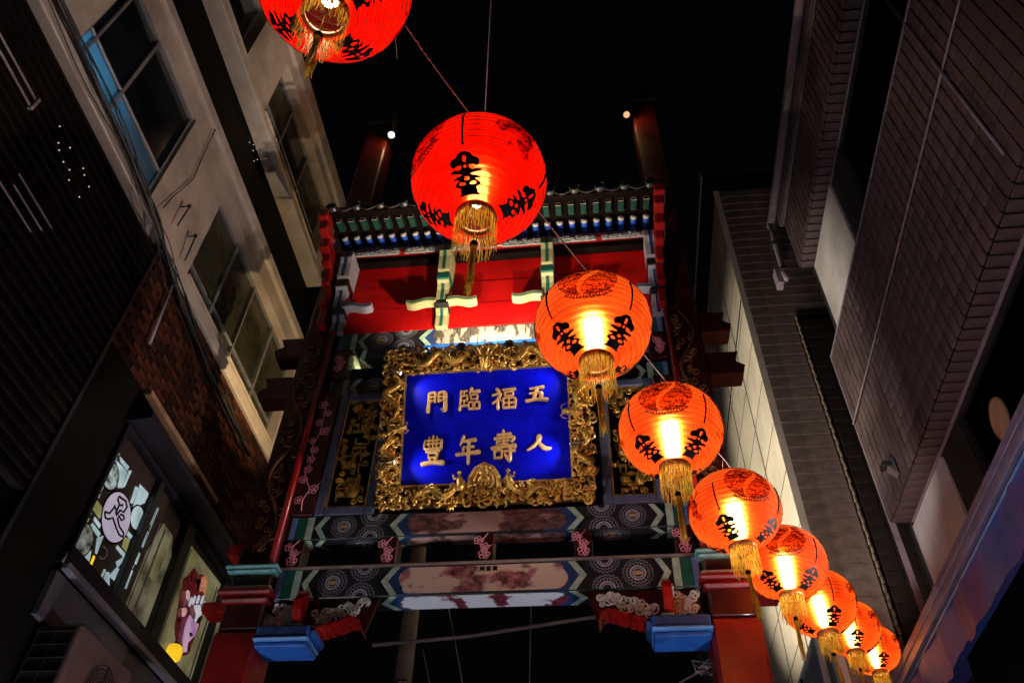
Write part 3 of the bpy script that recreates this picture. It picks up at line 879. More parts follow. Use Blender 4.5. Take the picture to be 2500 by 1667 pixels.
# ---------------------------------------------------------------- carved corner brackets under the lower beam
for s in (-1, 1):
    mb = MB()
    poly = [(s * -1.72, 4.985), (s * -.845, 4.985), (s * -.93, 4.70), (s * -1.0, 4.76), (s * -1.15, 4.72), (s * -1.34, 4.70), (s * -1.72, 4.70)]
    mb.prism(poly, lambda a, b: (a, 6.02, b), lambda a, b: (a, 6.07, b))
    p = gp('corner_bracket', mb, M_DARKRED)
    rg = random.Random(31 + s)
    f = lambda a, b, hh: (s * a, 6.018 - .035 * hh, b)
    mb = MB()
    for k in range(30):
        scroll(mb, (rg.uniform(-1.69, -1.525), rg.uniform(4.74, 4.94)), rg.uniform(.024, .042), rg.uniform(0, 6.3), rg.choice((-1, 1)), rg.uniform(.008, .012), f=f, n=10)
    o = gp('carved_square', mb, M_WHITECARVE2, p); o['kind'] = 'stuff'
    mb = MB()
    for k in range(28):
        t = k / 27
        scroll(mb, (-1.36 + .42 * t, 4.79 + .10 * t + rg.uniform(-.04, .07)), rg.uniform(.028, .052) * (1.1 - .4 * t), rg.uniform(0, 6.3), rg.choice((-1, 1)), rg.uniform(.009, .013), f=f, n=10)
    o = gp('carved_scrolls', mb, M_WHITECARVE2, p); o['kind'] = 'stuff'
    # curled red ribbon along the lower edge, stepped towards the pillar
    pr = [(-.93, 4.69), (-.955, 4.755), (-1.00, 4.775), (-1.06, 4.765), (-1.12, 4.735), (-1.17, 4.735), (-1.175, 4.715), (-1.22, 4.715), (-1.225, 4.70), (-1.27, 4.70), (-1.275, 4.682), (-1.36, 4.68)]
    mb = MB(); n = len(pr)
    vs = [];
    for (a, b) in pr: vs += [(s * a, 5.90, b), (s * a, 6.10, b), (s * a, 6.10, b - .02), (s * a, 5.90, b - .02)]
    fs = []
    for i in range(n - 1):
        for k in range(4): fs.append((i * 4 + k, i * 4 + (k + 1) % 4, i * 4 + 4 + (k + 1) % 4, i * 4 + 4 + k))
    fs += [(0, 1, 2, 3), tuple(range((n - 1) * 4, n * 4))[::-1]]
    mb.add(vs, fs); gp('red_ribbon', mb, M_RED, p)
    # upright bracket standing forward
    xa, xb = sorted((s * -1.50, s * -1.43))
    mb = MB()
    py = [(6.09, 5.02), (5.93, 5.02), (5.90, 4.98), (5.90, 4.955), (5.88, 4.95), (5.88, 4.925), (5.86, 4.92), (5.87, 4.83), (5.92, 4.74), (5.98, 4.70), (6.09, 4.70)]
    mb.prism(py, lambda a, b: (xa, a, b), lambda a, b: (xb, a, b)); q = gp('upright_bracket', mb, M_RED, p)
    mb = MB()
    xs = xb + .004 if s < 0 else xa - .004
    f2 = lambda a, b, hh: (xs - s * .016 * hh, a, b)
    for k in range(9):
        scroll(mb, (rg.uniform(5.93, 6.05), rg.uniform(4.76, 4.97)), rg.uniform(.018, .035), rg.uniform(0, 6.3), rg.choice((-1, 1)), .006, f=f2, n=10)
    o = gp('carved_side', mb, M_WHITECARVE2, q); o['kind'] = 'stuff'
    # blue scrolled base
    xa, xb = sorted((s * -1.76, s * -1.33))
    mb = MB(); mb.box((xa, 5.88, 4.603), (xb, 6.18, 4.700), .012); mb.box((xa, 5.90, 4.535), (xb, 6.16, 4.577), .012)
    mb.tube([(s * -1.33, 5.90, 4.655), (s * -1.33, 6.16, 4.655)], .045, 14)
    q = gp('scrolled_base', mb, M_BLUEBASE, p)
    mb = MB(); mb.box((xa + .03, 5.874, 4.622), (xb - .03, 5.885, 4.684)); gp('base_inlay', mb, M_NAVY, q)
    mb = MB(); mb.box((xa - .01, 5.862, 4.580), (xb + .01, 6.17, 4.600), .006); gp('base_lip', mb, M_BLUELIP, q)
    mb = MB(); mb.box((s * -1.45 - .05, 5.90, 4.702), (s * -1.45 + .05, 6.02, 4.73), .008); gp('teal_block', mb, M_TEAL, q)

# ---------------------------------------------------------------- red frieze boards
for k, (z0, z1, y) in enumerate(((8.175, 8.56, 6.000), (8.563, 8.95, 6.010), (8.953, 9.33, 6.022))):
    mb = MB(); mb.box((-1.85, y, z0), (1.85, y + .05, z1), .004); gp('frieze_board', mb, M_REDBOARD)
mb = MB(); mb.box((-1.95, 5.93, 9.335), (1.95, 6.1, 9.44)); gp('shadow_beam', mb, M_SHADOWWOOD)  # strip of shadow above the frieze, built as a near-black beam
mb = MB(); mb.tube([(-1.98, 5.86, 9.42), (1.92, 5.86, 9.42)], .055, 14); gp('red_purlin', mb, M_RED)
for u in (-1.46, -.86, -.30, .30, .86, 1.46):
    mb = MB(); rg = random.Random(int(u * 100))
    f = lambda a, b, hh: (u + a, 5.80 - .02 * hh, 9.345 + b)
    for k in range(9):
        scroll(mb, (-.22 + .055 * k, rg.uniform(-.015, .02)), rg.uniform(.028, .042), rg.uniform(0, 6.3), rg.choice((-1, 1)), .008, f=f, n=10)
    mb.box((u - .27, 5.797, 9.30), (u + .27, 5.815, 9.375), .006)
    gp('cloud_board', mb, M_WHITECARVE)

# ---------------------------------------------------------------- bracket sets
FIN = [(5.93, 8.14), (5.925, 8.30), (5.88, 8.38), (5.83, 8.41), (5.825, 8.62), (5.80, 8.70), (5.77, 8.73), (5.765, 8.83), (5.74, 8.88), (5.725, 9.10), (5.70, 9.18), (5.72, 9.30)]


def bracket_set(u, edge, line, name='bracket_set', arms=(-1, 1)):
    mb = MB(); w = .065
    mb.prism([(6.0, 8.14)] + FIN + [(6.0, 9.30)], lambda a, b: (u - w, a, b), lambda a, b: (u + w, a, b))
    p = gp(name, mb, edge)
    def strip(x0, x1, off, i0, i1, m, nm):
        mb = MB(); vs = []; fs = []
        pts = FIN[i0:i1]
        for (a, b) in pts: vs += [(u + x0, a - off, b - off * .5), (u + x1, a - off, b - off * .5)]
        for i in range(len(pts) - 1): fs.append((2 * i, 2 * i + 1, 2 * i + 3, 2 * i + 2))
        mb.add(vs, fs); gp(nm, mb, m, p)
    strip(-.017, .017, .004, 0, 6, line, 'painted_line'); strip(-.017, .017, .004, 8, 12, line, 'painted_line')
    mb = MB(); mb.box((u - .075, 5.752, 8.735), (u + .075, 5.99, 8.84), .008); gp('bearing_block', mb, M_DKGREEN if line is not M_NAVY else M_BEAM, p)
    mb = MB(); mb.box((u - .08, 5.815, 8.375), (u + .08, 5.99, 8.43), .01); gp('bearing_block', mb, M_BEAM, p)
    for s in arms:
        n = 13; L = .33
        for (dz0, dz1, off, m, nm) in ((-.028, .028, 0, edge, 'cross_arm'), (-.007, .007, .004, line, 'painted_line')):
            vs = []; fs = []
            for i in range(n):
                t = i / (n - 1); x = u + s * (.06 + L * t)
                zc = 8.43 + .028 * math.sin(t * 2 * PI) * (.4 + .6 * t)
                y0 = 5.80 - off; y1 = 5.90 if off == 0 else 5.80
                vs += [(x, y0, zc + dz0), (x, y1, zc + dz0 - .0), (x, y1, zc + dz1), (x, y0, zc + dz1)]
            for i in range(n - 1):
                for k in range(4): fs.append((i * 4 + k, i * 4 + (k + 1) % 4, i * 4 + 4 + (k + 1) % 4, i * 4 + 4 + k))
            fs += [(0, 1, 2, 3), tuple(range((n - 1) * 4, n * 4))[::-1]]
            mb = MB(); mb.add(vs, fs); gp(nm, mb, m, p)


M_BRCREAM = mat('bracket_cream', (.36, .34, .17), .45, var=.2)
M_BRWHITE = mat('bracket_white', (.36, .36, .44), .42, var=.2)
bracket_set(-.61, M_BRCREAM, M_DKGREEN); bracket_set(.56, M_BRCREAM, M_DKGREEN)
bracket_set(-1.78, M_BRWHITE, M_NAVY, arms=(1,)); bracket_set(1.73, M_BRWHITE, M_NAVY, arms=(-1,))

# ---------------------------------------------------------------- eave: rafters, tiles, end boards
RXC, RHW = -.08, 1.92
def eave_z(y): return 9.66 - .26 * (5.95 - y)
NRAF = 26
mbB = MB(); mbB.tube([(0, 5.98, eave_z(5.98) - .012), (0, 5.74, eave_z(5.74) - .012)], .036, 12); ME_RB = gmesh('round_rafter', mbB, M_RAFTBLUE)
mbB = MB(); mbB.tube([(0, 5.742, eave_z(5.742) - .012), (0, 5.728, eave_z(5.728) - .012)], .037, 12); ME_RE = gmesh('rafter_tip', mbB, M_RAFTEND)
mbB = MB()
for a, b in ((5.64, 5.462),):
    za, zb = eave_z(a) + .045, eave_z(b) + .035
    mbB.add([(-.032, a, za - .03), (.032, a, za - .03), (.032, a, za + .03), (-.032, a, za + .03), (-.032, b, zb - .03), (.032, b, zb - .03), (.032, b, zb + .03), (-.032, b, zb + .03)],
            [(0, 1, 2, 3), (7, 6, 5, 4), (0, 4, 5, 1), (1, 5, 6, 2), (2, 6, 7, 3), (3, 7, 4, 0)])
ME_RG = gmesh('square_rafter', mbB, M_RAFTGREEN)
mbB = MB(); yb = 5.459; zb = eave_z(yb) + .035
for (x0, x1, z0, z1) in ((-.032, .032, -.03, -.022), (-.032, .032, .022, .03), (-.032, -.024, -.022, .022), (.024, .032, -.022, .022)):
    mbB.box((x0, yb - .003, zb + z0), (x1, yb + .002, zb + z1))
ME_RGF = gmesh('rafter_tip_frame', mbB, M_CREAM)
mbB = MB(); mbB.box((-.024, yb - .001, zb - .022), (.024, yb + .001, zb + .022)); ME_RGP = gmesh('rafter_tip_panel', mbB, M_BEAM)
for k in range(NRAF):
    x = RXC - 1.80 + 3.60 * k / (NRAF - 1)
    r = obj('round_rafter', ME_RB, gate); r.location.x = x
    e = obj('rafter_tip', ME_RE, r)
    r = obj('square_rafter', ME_RG, gate); r.location.x = x
    obj('rafter_tip_frame', ME_RGF, r); obj('rafter_tip_panel', ME_RGP, r)
mb = MB()      # boarding over the rafters
mb.add([(RXC - RHW, 5.99, 9.735), (RXC + RHW, 5.99, 9.735), (RXC + RHW, 5.33, 9.575), (RXC - RHW, 5.33, 9.575), (RXC - RHW, 5.99, 9.775), (RXC + RHW, 5.99, 9.775), (RXC + RHW, 5.33, 9.615), (RXC - RHW, 5.33, 9.615)],
       [(0, 1, 2, 3), (7, 6, 5, 4), (0, 4, 5, 1), (1, 5, 6, 2), (2, 6, 7, 3), (3, 7, 4, 0)])
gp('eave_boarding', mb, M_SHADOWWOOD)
mb = MB(); mb.box((RXC - RHW, 5.33, 9.545), (RXC + RHW, 5.36, 9.575)); gp('eave_fascia', mb, M_SHADOWWOOD)
mb = MB()
mb.add([(RXC - RHW, 5.34, 9.62), (RXC + RHW, 5.34, 9.62), (RXC + RHW, 6.1, 10.12), (RXC - RHW, 6.1, 10.12), (RXC + RHW, 6.9, 9.62), (RXC - RHW, 6.9, 9.62), (RXC - RHW, 6.1, 9.78), (RXC + RHW, 6.1, 9.78)],
       [(0, 1, 2, 3), (3, 2, 4, 5), (0, 3, 6), (1, 7, 2), (3, 5, 6), (2, 7, 4)])
gp('roof_slab', mb, M_TILE)
mbB = MB(); prof = [(5.27, 9.585), (5.5, 9.74), (5.8, 9.95), (6.06, 10.15)]
mbB.tube([(0, y, z) for y, z in prof], .055, 10); ME_TR = gmesh('tile_row', mbB, M_TILE)
mbB = MB(); mbB.lathe([(.001, 0), (.04, .0), (.056, .006), (.060, .018), (.052, .022)], 14, mt=Matrix.Translation((0, 5.268, 9.582)) @ Matrix.Rotation(rad(90), 4, 'X')); ME_TE = gmesh('tile_end', mbB, M_TILE)
mbB = MB(); n = 9
vs = []; fs = []
for i in range(n):
    t = i / (n - 1); x = -.10 + .20 * t; dz = -.055 * math.sin(PI * t)
    vs += [(x, 5.285, 9.590 + .0), (x, 5.285, 9.572 + dz), (x, 5.305, 9.572 + dz), (x, 5.305, 9.59)]
for i in range(n - 1):
    for k in range(4): fs.append((i * 4 + k, i * 4 + (k + 1) % 4, i * 4 + 4 + (k + 1) % 4, i * 4 + 4 + k))
mbB.add(vs, fs); ME_TD = gmesh('drip_tile', mbB, M_TILE)
NT = 14
for k in range(NT):
    x = RXC - RHW + .08 + (2 * RHW - .16) * k / (NT - 1)
    t = obj('tile_row', ME_TR, gate); t.location.x = x; obj('tile_end', ME_TE, t)
    if k < NT - 1:
        d = obj('drip_tile', ME_TD, gate); d.location.x = x + (2 * RHW - .16) / (NT - 1) / 2
mb = MB(); mb.tube([(RXC - RHW, 6.1, 10.2), (RXC + RHW, 6.1, 10.2)], .09, 10); gp('roof_ridge', mb, M_TILE)
for s in (-1, 1):
    x = RXC + s * RHW
    for k, (y0, y1, z0, z1, w) in enumerate(((5.30, 5.52, 9.46, 9.60, .10), (5.36, 5.66, 9.30, 9.455, .085), (5.50, 5.78, 9.13, 9.295, .095), (5.60, 5.86, 8.98, 9.125, .08), (5.70, 5.9, 8.74, 8.975, .07), (5.76, 5.94, 8.45, 8.735, .07), (5.82, 5.96, 8.18, 8.445, .065))):
        mb = MB(); xo = x - s * (.02 + .012 * k)
        mb.box((xo - s * .02, y0, z0), (xo + s * w, y1, z1), .012); gp('end_block', mb, M_RED)

# ---------------------------------------------------------------- signs on the lower beam: four small ink letters
def text_mesh(body, size, name):
    cu = bpy.data.curves.new(name, 'FONT'); cu.body = body; cu.size = size; cu.align_x = 'CENTER'; cu.resolution_u = 3
    cu.offset = size * .012; cu.extrude = .0006; cu.space_character = 1.15
    to = bpy.data.objects.new(name, cu); COL.objects.link(to)
    bpy.context.view_layer.update()
    me = bpy.data.meshes.new_from_object(to.evaluated_get(bpy.context.evaluated_depsgraph_get()))
    bpy.data.objects.remove(to); return me
me = text_mesh('花開富貴', .05, 'ink_letters'); me.materials.clear(); me.materials.append(M_BLACK)
o = obj('ink_letters', me, B4); o.rotation_euler.x = rad(90); o.location = (.02, 6.0 - .0055 - 6.1, 5.19)

# ================================================================== plaque
plaque = empty('hanging_plaque', (-1.008, 5.90, 6.0), 'blue name plaque with gold lettering in a gilded dragon frame', 'plaque', rot=(rad(18.8), 0, 0))
PW, PH = .765, 1.10
mb = MB(); mb.box((-PW, 0, 0), (PW, .05, PH)); mb.build('blue_panel', M_PANELBLUE, plaque)
mb = MB(); FL, FR, FB, FT = -PW - .225, PW + .225, -.215, PH + .27
mb.box((FL + .03, .02, FB + .03), (-PW - .002, .09, FT - .03)); mb.box((PW + .002, .02, FB + .03), (FR - .03, .09, FT - .03))
mb.box((-PW, .02, FB + .03), (PW, .09, -.003)); mb.box((-PW, .02, PH + .003), (PW, .09, FT - .03))
fr = mb.build('frame_board', M_GOLDDULL, plaque)
mb = MB(); w = .013
mb.box((-PW - w, -.035, -w), (-PW + .002, .04, PH + w)); mb.box((PW - .002, -.035, -w), (PW + w, .04, PH + w))
mb.box((-PW + .003, -.034, -w), (PW - .003, .04, .002)); mb.box((-PW + .003, -.034, PH - .002), (PW - .003, .04, PH + w))
mb.build('inner_fillet', M_GOLD, plaque)
mb = MB(); rg = random.Random(77)
pf = lambda a, b, hh: (a, .02 - .085 * hh, b)
cells = []
x = FL
def ok(a, b): return not (-PW - .01 < a < PW + .01 and -.01 < b < PH + .01)
tries = 0
while len(cells) < 560 and tries < 20000:
    tries += 1
    a, b = rg.uniform(FL + .02, FR - .02), rg.uniform(FB + .015, FT - .02)
    s = rg.uniform(.020, .046)
    if not ok(a, b): continue
    ins = min(abs(a) - PW if abs(a) > PW else 9, 9)
    d = max(abs(a) - PW, -b, b - PH)
    if d < s * .7: continue
    if any((a - c[0]) ** 2 + (b - c[1]) ** 2 < (.50 * (s + c[2])) ** 2 for c in cells): continue
    cells.append((a, b, s))
for a, b, s in cells:
    if rg.random() < .28:
        base = rg.uniform(0, 6.28)
        for q in range(3):                       # flame and leaf tufts
            an = base + (q - 1) * .5
            e = Vector((math.cos(an), math.sin(an))) * s * 1.5; sd = Vector((-e.y, e.x)) * .35
            pts = [(a, b, .3), (a + e.x * .4 + sd.x * .5, b + e.y * .4 + sd.y * .5, .75), (a + e.x * .8 + sd.x * .2, b + e.y * .8 + sd.y * .2, .7), (a + e.x, b + e.y, .4)]
            mb.tube([pf(*p) for p in pts], [.010, .014, .009, .002], 5)
    else:
        scroll(mb, (a, b), s, rg.uniform(0, 6.28), rg.choice((-1, 1)), rg.uniform(.0105, .018), f=pf, n=10, turns=rg.uniform(.8, 1.35))
o = mb.build('carved_relief', M_GOLD, plaque); o['kind'] = 'stuff'


def dragon(path, r, name='dragon_body'):
    mb = MB(); P = []; n = 64
    for i in range(n):
        t = i / (n - 1) * (len(path) - 1); k = min(int(t), len(path) - 2); q = t - k
        p = [Vector(path[max(0, min(len(path) - 1, k + j))]) for j in (-1, 0, 1, 2)]
        P.append(.5 * ((2 * p[1]) + (p[2] - p[0]) * q + (2 * p[0] - 5 * p[1] + 4 * p[2] - p[3]) * q * q + (3 * p[1] - p[0] - 3 * p[2] + p[3]) * q ** 3))
    rr = [r * (.3 + .7 * math.sin(PI * min(1, .1 + .9 * i / n))) * (1 + .10 * (i % 2)) for i in range(n)]
    mb.tube([pf(p.x, p.y, p.z) for p in P], rr, 8)
    for i in range(2, n - 2, 2):                # back fin
        p, d = P[i], (P[i + 1] - P[i - 1]).normalized(); nx = Vector((-d.y, d.x))
        mb.tube([pf(p.x, p.y, p.z + .2), pf(p.x + nx.x * r * 1.6 + d.x * .01, p.y + nx.y * r * 1.6 + d.y * .01, p.z + .35)], [r * .35, .001], 4)
    return mb.build(name, M_GOLD, plaque)


xs = -PW - .115
dragon([(xs, .02, .8), (xs - .06, .12, 1.0), (xs + .06, .22, 1.1), (xs - .05, .33, 1.0), (xs + .05, .42, 1.1)], .030)
dragon([(xs, 1.08, .8), (xs + .06, .98, 1.0), (xs - .06, .88, 1.1), (xs + .06, .76, 1.0), (xs + .02, .62, 1.1)], .030)
dragon([(-xs, .02, .8), (-xs + .06, .12, 1.0), (-xs - .06, .22, 1.1), (-xs + .05, .36, 1.0), (-xs - .04, .46, 1.1)], .030)
dragon([(-xs, 1.10, .8), (-xs - .06, 1.0, 1.0), (-xs + .06, .9, 1.1), (-xs - .05, .78, 1.0), (-xs, .66, 1.1)], .030)
zt = PH + .13
dragon([(-.70, zt + .02, .8), (-.58, zt - .06, 1.0), (-.44, zt + .06, 1.1), (-.30, zt - .05, 1.0), (-.14, zt + .03, 1.1)], .034)
dragon([(.70, zt + .02, .8), (.58, zt - .06, 1.0), (.44, zt + .06, 1.1), (.30, zt - .05, 1.0), (.14, zt + .03, 1.1)], .034)
dragon([(-.62, -.11, .8), (-.48, -.06, 1.0), (-.36, -.14, 1.1), (-.24, -.06, 1.1)], .026)
dragon([(.62, -.11, .8), (.48, -.06, 1.0), (.36, -.14, 1.1), (.24, -.06, 1.1)], .026)


def dragon_head(c, ang, k, name='dragon_head'):
    """snout points along ang in the plaque plane"""
    mb = MB(); ca, sa = math.cos(ang), math.sin(ang)
    def g(a, b, h): a *= k; b *= k; return (c[0] + a * ca - b * sa, -.075 - h * k, c[1] + a * sa + b * ca)
    mb.tube([g(-.10, 0, .02), g(-.04, 0, .05), g(.02, 0, .06), g(.08, 0, .045), g(.115, 0, .03)], [.05 * k, .062 * k, .045 * k, .040 * k, .020 * k], 10)
    mb.tube([g(-.04, 0, -.01), g(.04, 0, -.02), g(.10, 0, -.005)], [.045 * k, .03 * k, .012 * k], 8)
    for s in (-1, 1):
        mb.ball(g(.0, s * .035, .095), .017 * k, 8, 6); mb.ball(g(.105, s * .018, .05), .016 * k, 8, 6)
        mb.tube([g(-.04, s * .03, .09), g(-.10, s * .06, .12), g(-.17, s * .055, .12)], [.014 * k, .011 * k, .003 * k], 6)
        mb.tube([g(.10, s * .025, .03), g(.14, s * .06, .05), g(.10, s * .10, .06), g(.04, s * .11, .05)], [.008 * k, .007 * k, .005 * k, .002 * k], 5)
        for q in range(4):
            mb.tube([g(-.05 - .012 * q, s * .045, .05 - .01 * q), g(-.09 - .02 * q, s * (.085 + .012 * q), .06), g(-.13 - .02 * q, s * (.09 + .02 * q), .04)], [.013 * k, .010 * k, .002 * k], 5)
        for q in range(3): mb.tube([g(.04 + .025 * q, s * .03, .015), g(.045 + .025 * q, s * .032, -.012)], [.006 * k, .001], 4)
    return mb.build(name, M_GOLD, plaque)


dragon_head((0, PH + .06), rad(-90), .95)
dragon_head((-PW - .02, .52), rad(8), .62); dragon_head((PW + .02, .60), rad(176), .66)
# creature at the foot of the frame with two small figures beside it
mb = MB()
arch = [(-.13, -.06), (-.12, .03), (-.07, .11), (0, .145), (.07, .11), (.12, .03), (.13, -.06)]
mb.tube([(a, -.07, b) for a, b in arch], [.026, .030, .028, .032, .028, .030, .026], 8)
mb.tube([(a * .62, -.095, b * .72 - .01) for a, b in arch], [.02] * 7, 7)
mb.ball((0, -.10, .07), .045, 10, 7, (1, .7, 1.1)); mb.ball((0, -.11, .0), .055, 10, 7, (1.1, .6, .7))
for s in (-1, 1):
    mb.ball((s * .03, -.135, .09), .012, 7, 5)
    for q in range(4): mb.tube([(s * (.02 + .02 * q), -.12, -.02), (s * (.025 + .022 * q), -.13, -.06)], [.010, .002], 5)
mb.build('foot_creature', M_GOLD, plaque)
for s in (-1, 1):
    mb = MB(); c = s * .215
    mb.tube([(c, -.07, -.08), (c + .01, -.08, -.03), (c, -.085, .02), (c - .005, -.08, .055)], [.036, .042, .030, .016], 8)
    mb.ball((c - .004, -.085, .078), .02, 8, 6)
    mb.tube([(c, -.09, .03), (c + s * .05, -.10, .02), (c + s * .055, -.11, .06)], [.014, .011, .010], 6)
    mb.tube([(c, -.09, .03), (c - s * .04, -.10, -.01), (c - s * .03, -.11, -.04)], [.014, .011, .010], 6)
    mb.build('carved_figure', M_GOLD, plaque)

for key, u, v, w, h in (('men', -.46, .80, .215, .215), ('lin', -.155, .805, .215, .225), ('fu', .17, .80, .225, .215), ('wu', .475, .83, .215, .175),
                        ('feng', -.48, .325, .20, .265), ('nian', -.16, .32, .215, .25), ('shou', .165, .335, .225, .275), ('ren', .48, .345, .225, .165)):
    mb = MB(); i = 0
    for st in GLYPH[key]:
        i += 1
        stroke(mb, [(x, y, z * 1.22) for x, y, z in st], lambda a, b, hh, i=i: (u + (a - 50) / 100 * w, -.002 - hh - (.0004 * i if hh > 0 else 0), v + (b - 50) / 100 * h), .026)
    mb.build('gold_letter', M_GOLDTXT, plaque)

# small tube spotlights clamped to the frame corners
def tube_spot(c, aim, power, name='plaque_spotlight', label=None):
    t = empty(name, (0, 0, 0), label, 'spotlight', 'tube spotlights on the plaque frame')
    t.matrix_world = plaque.matrix_basis @ Matrix.Translation((c[0], c[1], c[2]))
    d = (Vector(aim) - Vector(c)).normalized(); L = .13
    mb = MB(); mb.tube([-d * L, -d * L * .98, d * .0], [.016, .020, .020], 12); mb.build('tube', M_BRONZE, t)
    mb = MB(); mb.tube([d * .0005, d * .002], .016, 12); mb.build('lens', bulb_mat('spot_lens', 14, (.9, .95, 1)), t)
    mb = MB(); mb.tube([-d * .08, -d * .08 + Vector((0, .17, 0))], .007, 6); mb.build('clamp', M_BRONZE, t)
    s = lamp('spot_lamp', 'SPOT', d * .012, power, (.92, .95, 1), .012, d, 96, 1.0, t)
    return t


tube_spot((-.775, -.19, 1.035), (-.25, 0, .80), 9, label='tube spotlight at the upper left corner of the plaque')
tube_spot((.775, -.19, 1.035), (.28, 0, .80), 9, label='tube spotlight at the upper right corner of the plaque')
tube_spot((-.79, -.19, .17), (-.28, 0, .24), 9, label='tube spotlight at the lower left corner of the plaque')
tube_spot((.775, -.19, .26), (.28, 0, .26), 9, label='tube spotlight at the lower right corner of the plaque')

# ================================================================== street and pavements
mb = MB(); mb.add([(-400, -400, 0), (400, -400, 0), (400, 600, 0), (-400, 600, 0)], [(0, 1, 2, 3)])
tag(mb.build('street', mat('street_paving', (.16, .15, .145), .6, bump=.3, bscale=30)), kind='structure')
for x0, x1 in ((-4.02, -3.2), (2.45, 3.2)):
    mb = MB(); mb.box((x0, -20, .0), (x1, 40, .12), .01)
    tag(mb.build('pavement', mat('paving_stone', (.22, .21, .20), .75, bump=.3)), kind='structure')

# ================================================================== left: white rendered building
M_RENDER = mat('pale_render', (.66, .55, .46), .75, var=.22, scale=1.1, bump=.3, bscale=45, col2=(.34, .27, .22))
M_TRIM = mat('render_trim', (.56, .47, .40), .65, var=.2, scale=3, bump=.1)
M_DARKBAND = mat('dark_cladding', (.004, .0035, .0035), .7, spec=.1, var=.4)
M_FRAME = mat('grey_aluminium', (.36, .35, .37), .42, .5, var=.25)
M_DARKFRAME = mat('dark_aluminium', (.030, .030, .034), .42, .4, var=.25)
M_GLASS = mat('dark_glass', (.010, .013, .017), .14, var=.7, scale=1.4, spec=.6)  # grey-blue reflections are put into the noise of the glass colour
M_OLIVE = mat('olive_pane', (.050, .046, .026), .28, var=.45, scale=2.4, spec=.4)  # dull olive tone with soft noise in the pane colour
M_FROST = shader_mat('frosted_glass')[0]
nt = M_FROST.node_tree
tl = nt.nodes.new('ShaderNodeBsdfTranslucent'); tl.inputs['Color'].default_value = (.75, .85, .9, 1)
df = nt.nodes.new('ShaderNodeBsdfPrincipled'); df.inputs['Base Color'].default_value = (.10, .11, .12, 1); df.inputs['Roughness'].default_value = .3
mx = nt.nodes.new('ShaderNodeMixShader'); mx.inputs['Fac'].default_value = .35
nt.links.new(tl.outputs[0], mx.inputs[1]); nt.links.new(df.outputs[0], mx.inputs[2]); nt.links.new(mx.outputs[0], nt.nodes['Material Output'].inputs['Surface'])
M_CABLE = mat('black_cable', (.010, .009, .009), .45)
M_PINKPIPE = mat('pale_pipe', (.30, .235, .25), .45, .2)

LX = -4.0
bw = empty('white_building', (LX, 4.5, 0), 'pale rendered building with tall dark windows along the left side of the street', 'building')


def lp(name, mb, m, parent=None):
    mb.v = [(x - LX, y - 4.5, z) for x, y, z in mb.v]
    return mb.build(name, m, parent or bw)


def wall_with_holes(y0, y1, z0, z1, holes, x_out, x_in, mb):
    """vertical wall in the y-z plane with rectangular openings (sorted along y, no overlap)"""
    y = y0
    for (a, b, c, d) in holes:
        if a > y: mb.box((x_in, y, z0), (x_out, a, z1))
        if c > z0: mb.box((x_in, a, z0), (x_out, b, c))
        if d < z1: mb.box((x_in, a, d), (x_out, b, z1))
        y = b
    if y < y1: mb.box((x_in, y, z0), (x_out, y1, z1))


mb = MB(); wall_with_holes(-1.0, 7.82, 7.90, 9.66, [(-.2, 1.6, 8.02, 9.42), (2.47, 3.95, 7.93, 9.42), (4.86, 7.60, 7.96, 9.40)], LX, LX - .25, mb); lp('wall', mb, M_RENDER)
mb = MB(); mb.box((LX - .2, -1, 9.662), (LX + .05, 7.86, 9.82), .01); lp('cornice', mb, M_TRIM)
mb = MB(); mb.box((LX - .2, -1, 7.76), (LX + .035, 7.86, 7.898), .01); lp('string_course', mb, M_TRIM)
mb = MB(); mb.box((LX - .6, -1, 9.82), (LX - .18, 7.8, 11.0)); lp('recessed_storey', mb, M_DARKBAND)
mb = MB(); wall_with_holes(-1.0, 7.55, 11.0, 12.78, [(2.2, 4.10, 11.22, 12.62), (4.82, 7.22, 11.22, 12.58)], LX, LX - .25, mb); lp('wall', mb, M_RENDER)
mb = MB(); mb.box((LX - .2, -1, 12.782), (LX + .06, 7.60, 13.12), .01); lp('cornice', mb, M_TRIM)
mb = MB(); mb.box((LX - .2, -1, 10.99), (LX + .05, 7.58, 11.10), .01); lp('string_course', mb, M_TRIM)
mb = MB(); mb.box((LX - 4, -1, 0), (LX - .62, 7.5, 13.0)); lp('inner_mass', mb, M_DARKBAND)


def window(y0, y1, z0, z1, mull, trans, mats, depth=.13, mfr=M_FRAME):
    """frame, mullions (y, width) and transoms (z, ya, yb); one pane between each pair of mullions"""
    t = .035; xo = LX - depth
    mb = MB()
    mb.box((xo - .05, y0, z0), (xo, y0 + t, z1)); mb.box((xo - .05, y1 - t, z0), (xo, y1, z1))
    mb.box((xo - .05, y0 + t, z0), (xo, y1 - t, z0 + t)); mb.box((xo - .05, y0 + t, z1 - t), (xo, y1 - t, z1))
    w = lp('window', mb, mfr)
    edges = [y0 + t] + [m[0] for m in mull] + [y1 - t]
    for yy, ww in mull:
        mb = MB(); mb.box((xo - .04, yy - ww / 2, z0 + t), (xo + .012, yy + ww / 2, z1 - t), .004); lp('mullion', mb, mfr, w)
    for zz, ya, yb in trans:
        mb = MB(); mb.box((xo - .03, ya, zz - .014), (xo + .006, yb, zz + .014), .003); lp('transom', mb, mfr, w)
    for i in range(len(edges) - 1 if mats else 0):
        mb = MB(); dx = .006 * (i % 2)
        mb.box((xo - .034 - dx, edges[i], z0 + t), (xo - .028 - dx, edges[i + 1], z1 - t)); lp('pane', mb, mats[i % len(mats)], w)
    mb = MB(); mb.box((xo, y0, z0 - .001), (LX + .03, y1, z0 + .022), .006); lp('sill', mb, M_TRIM, w)
    return w


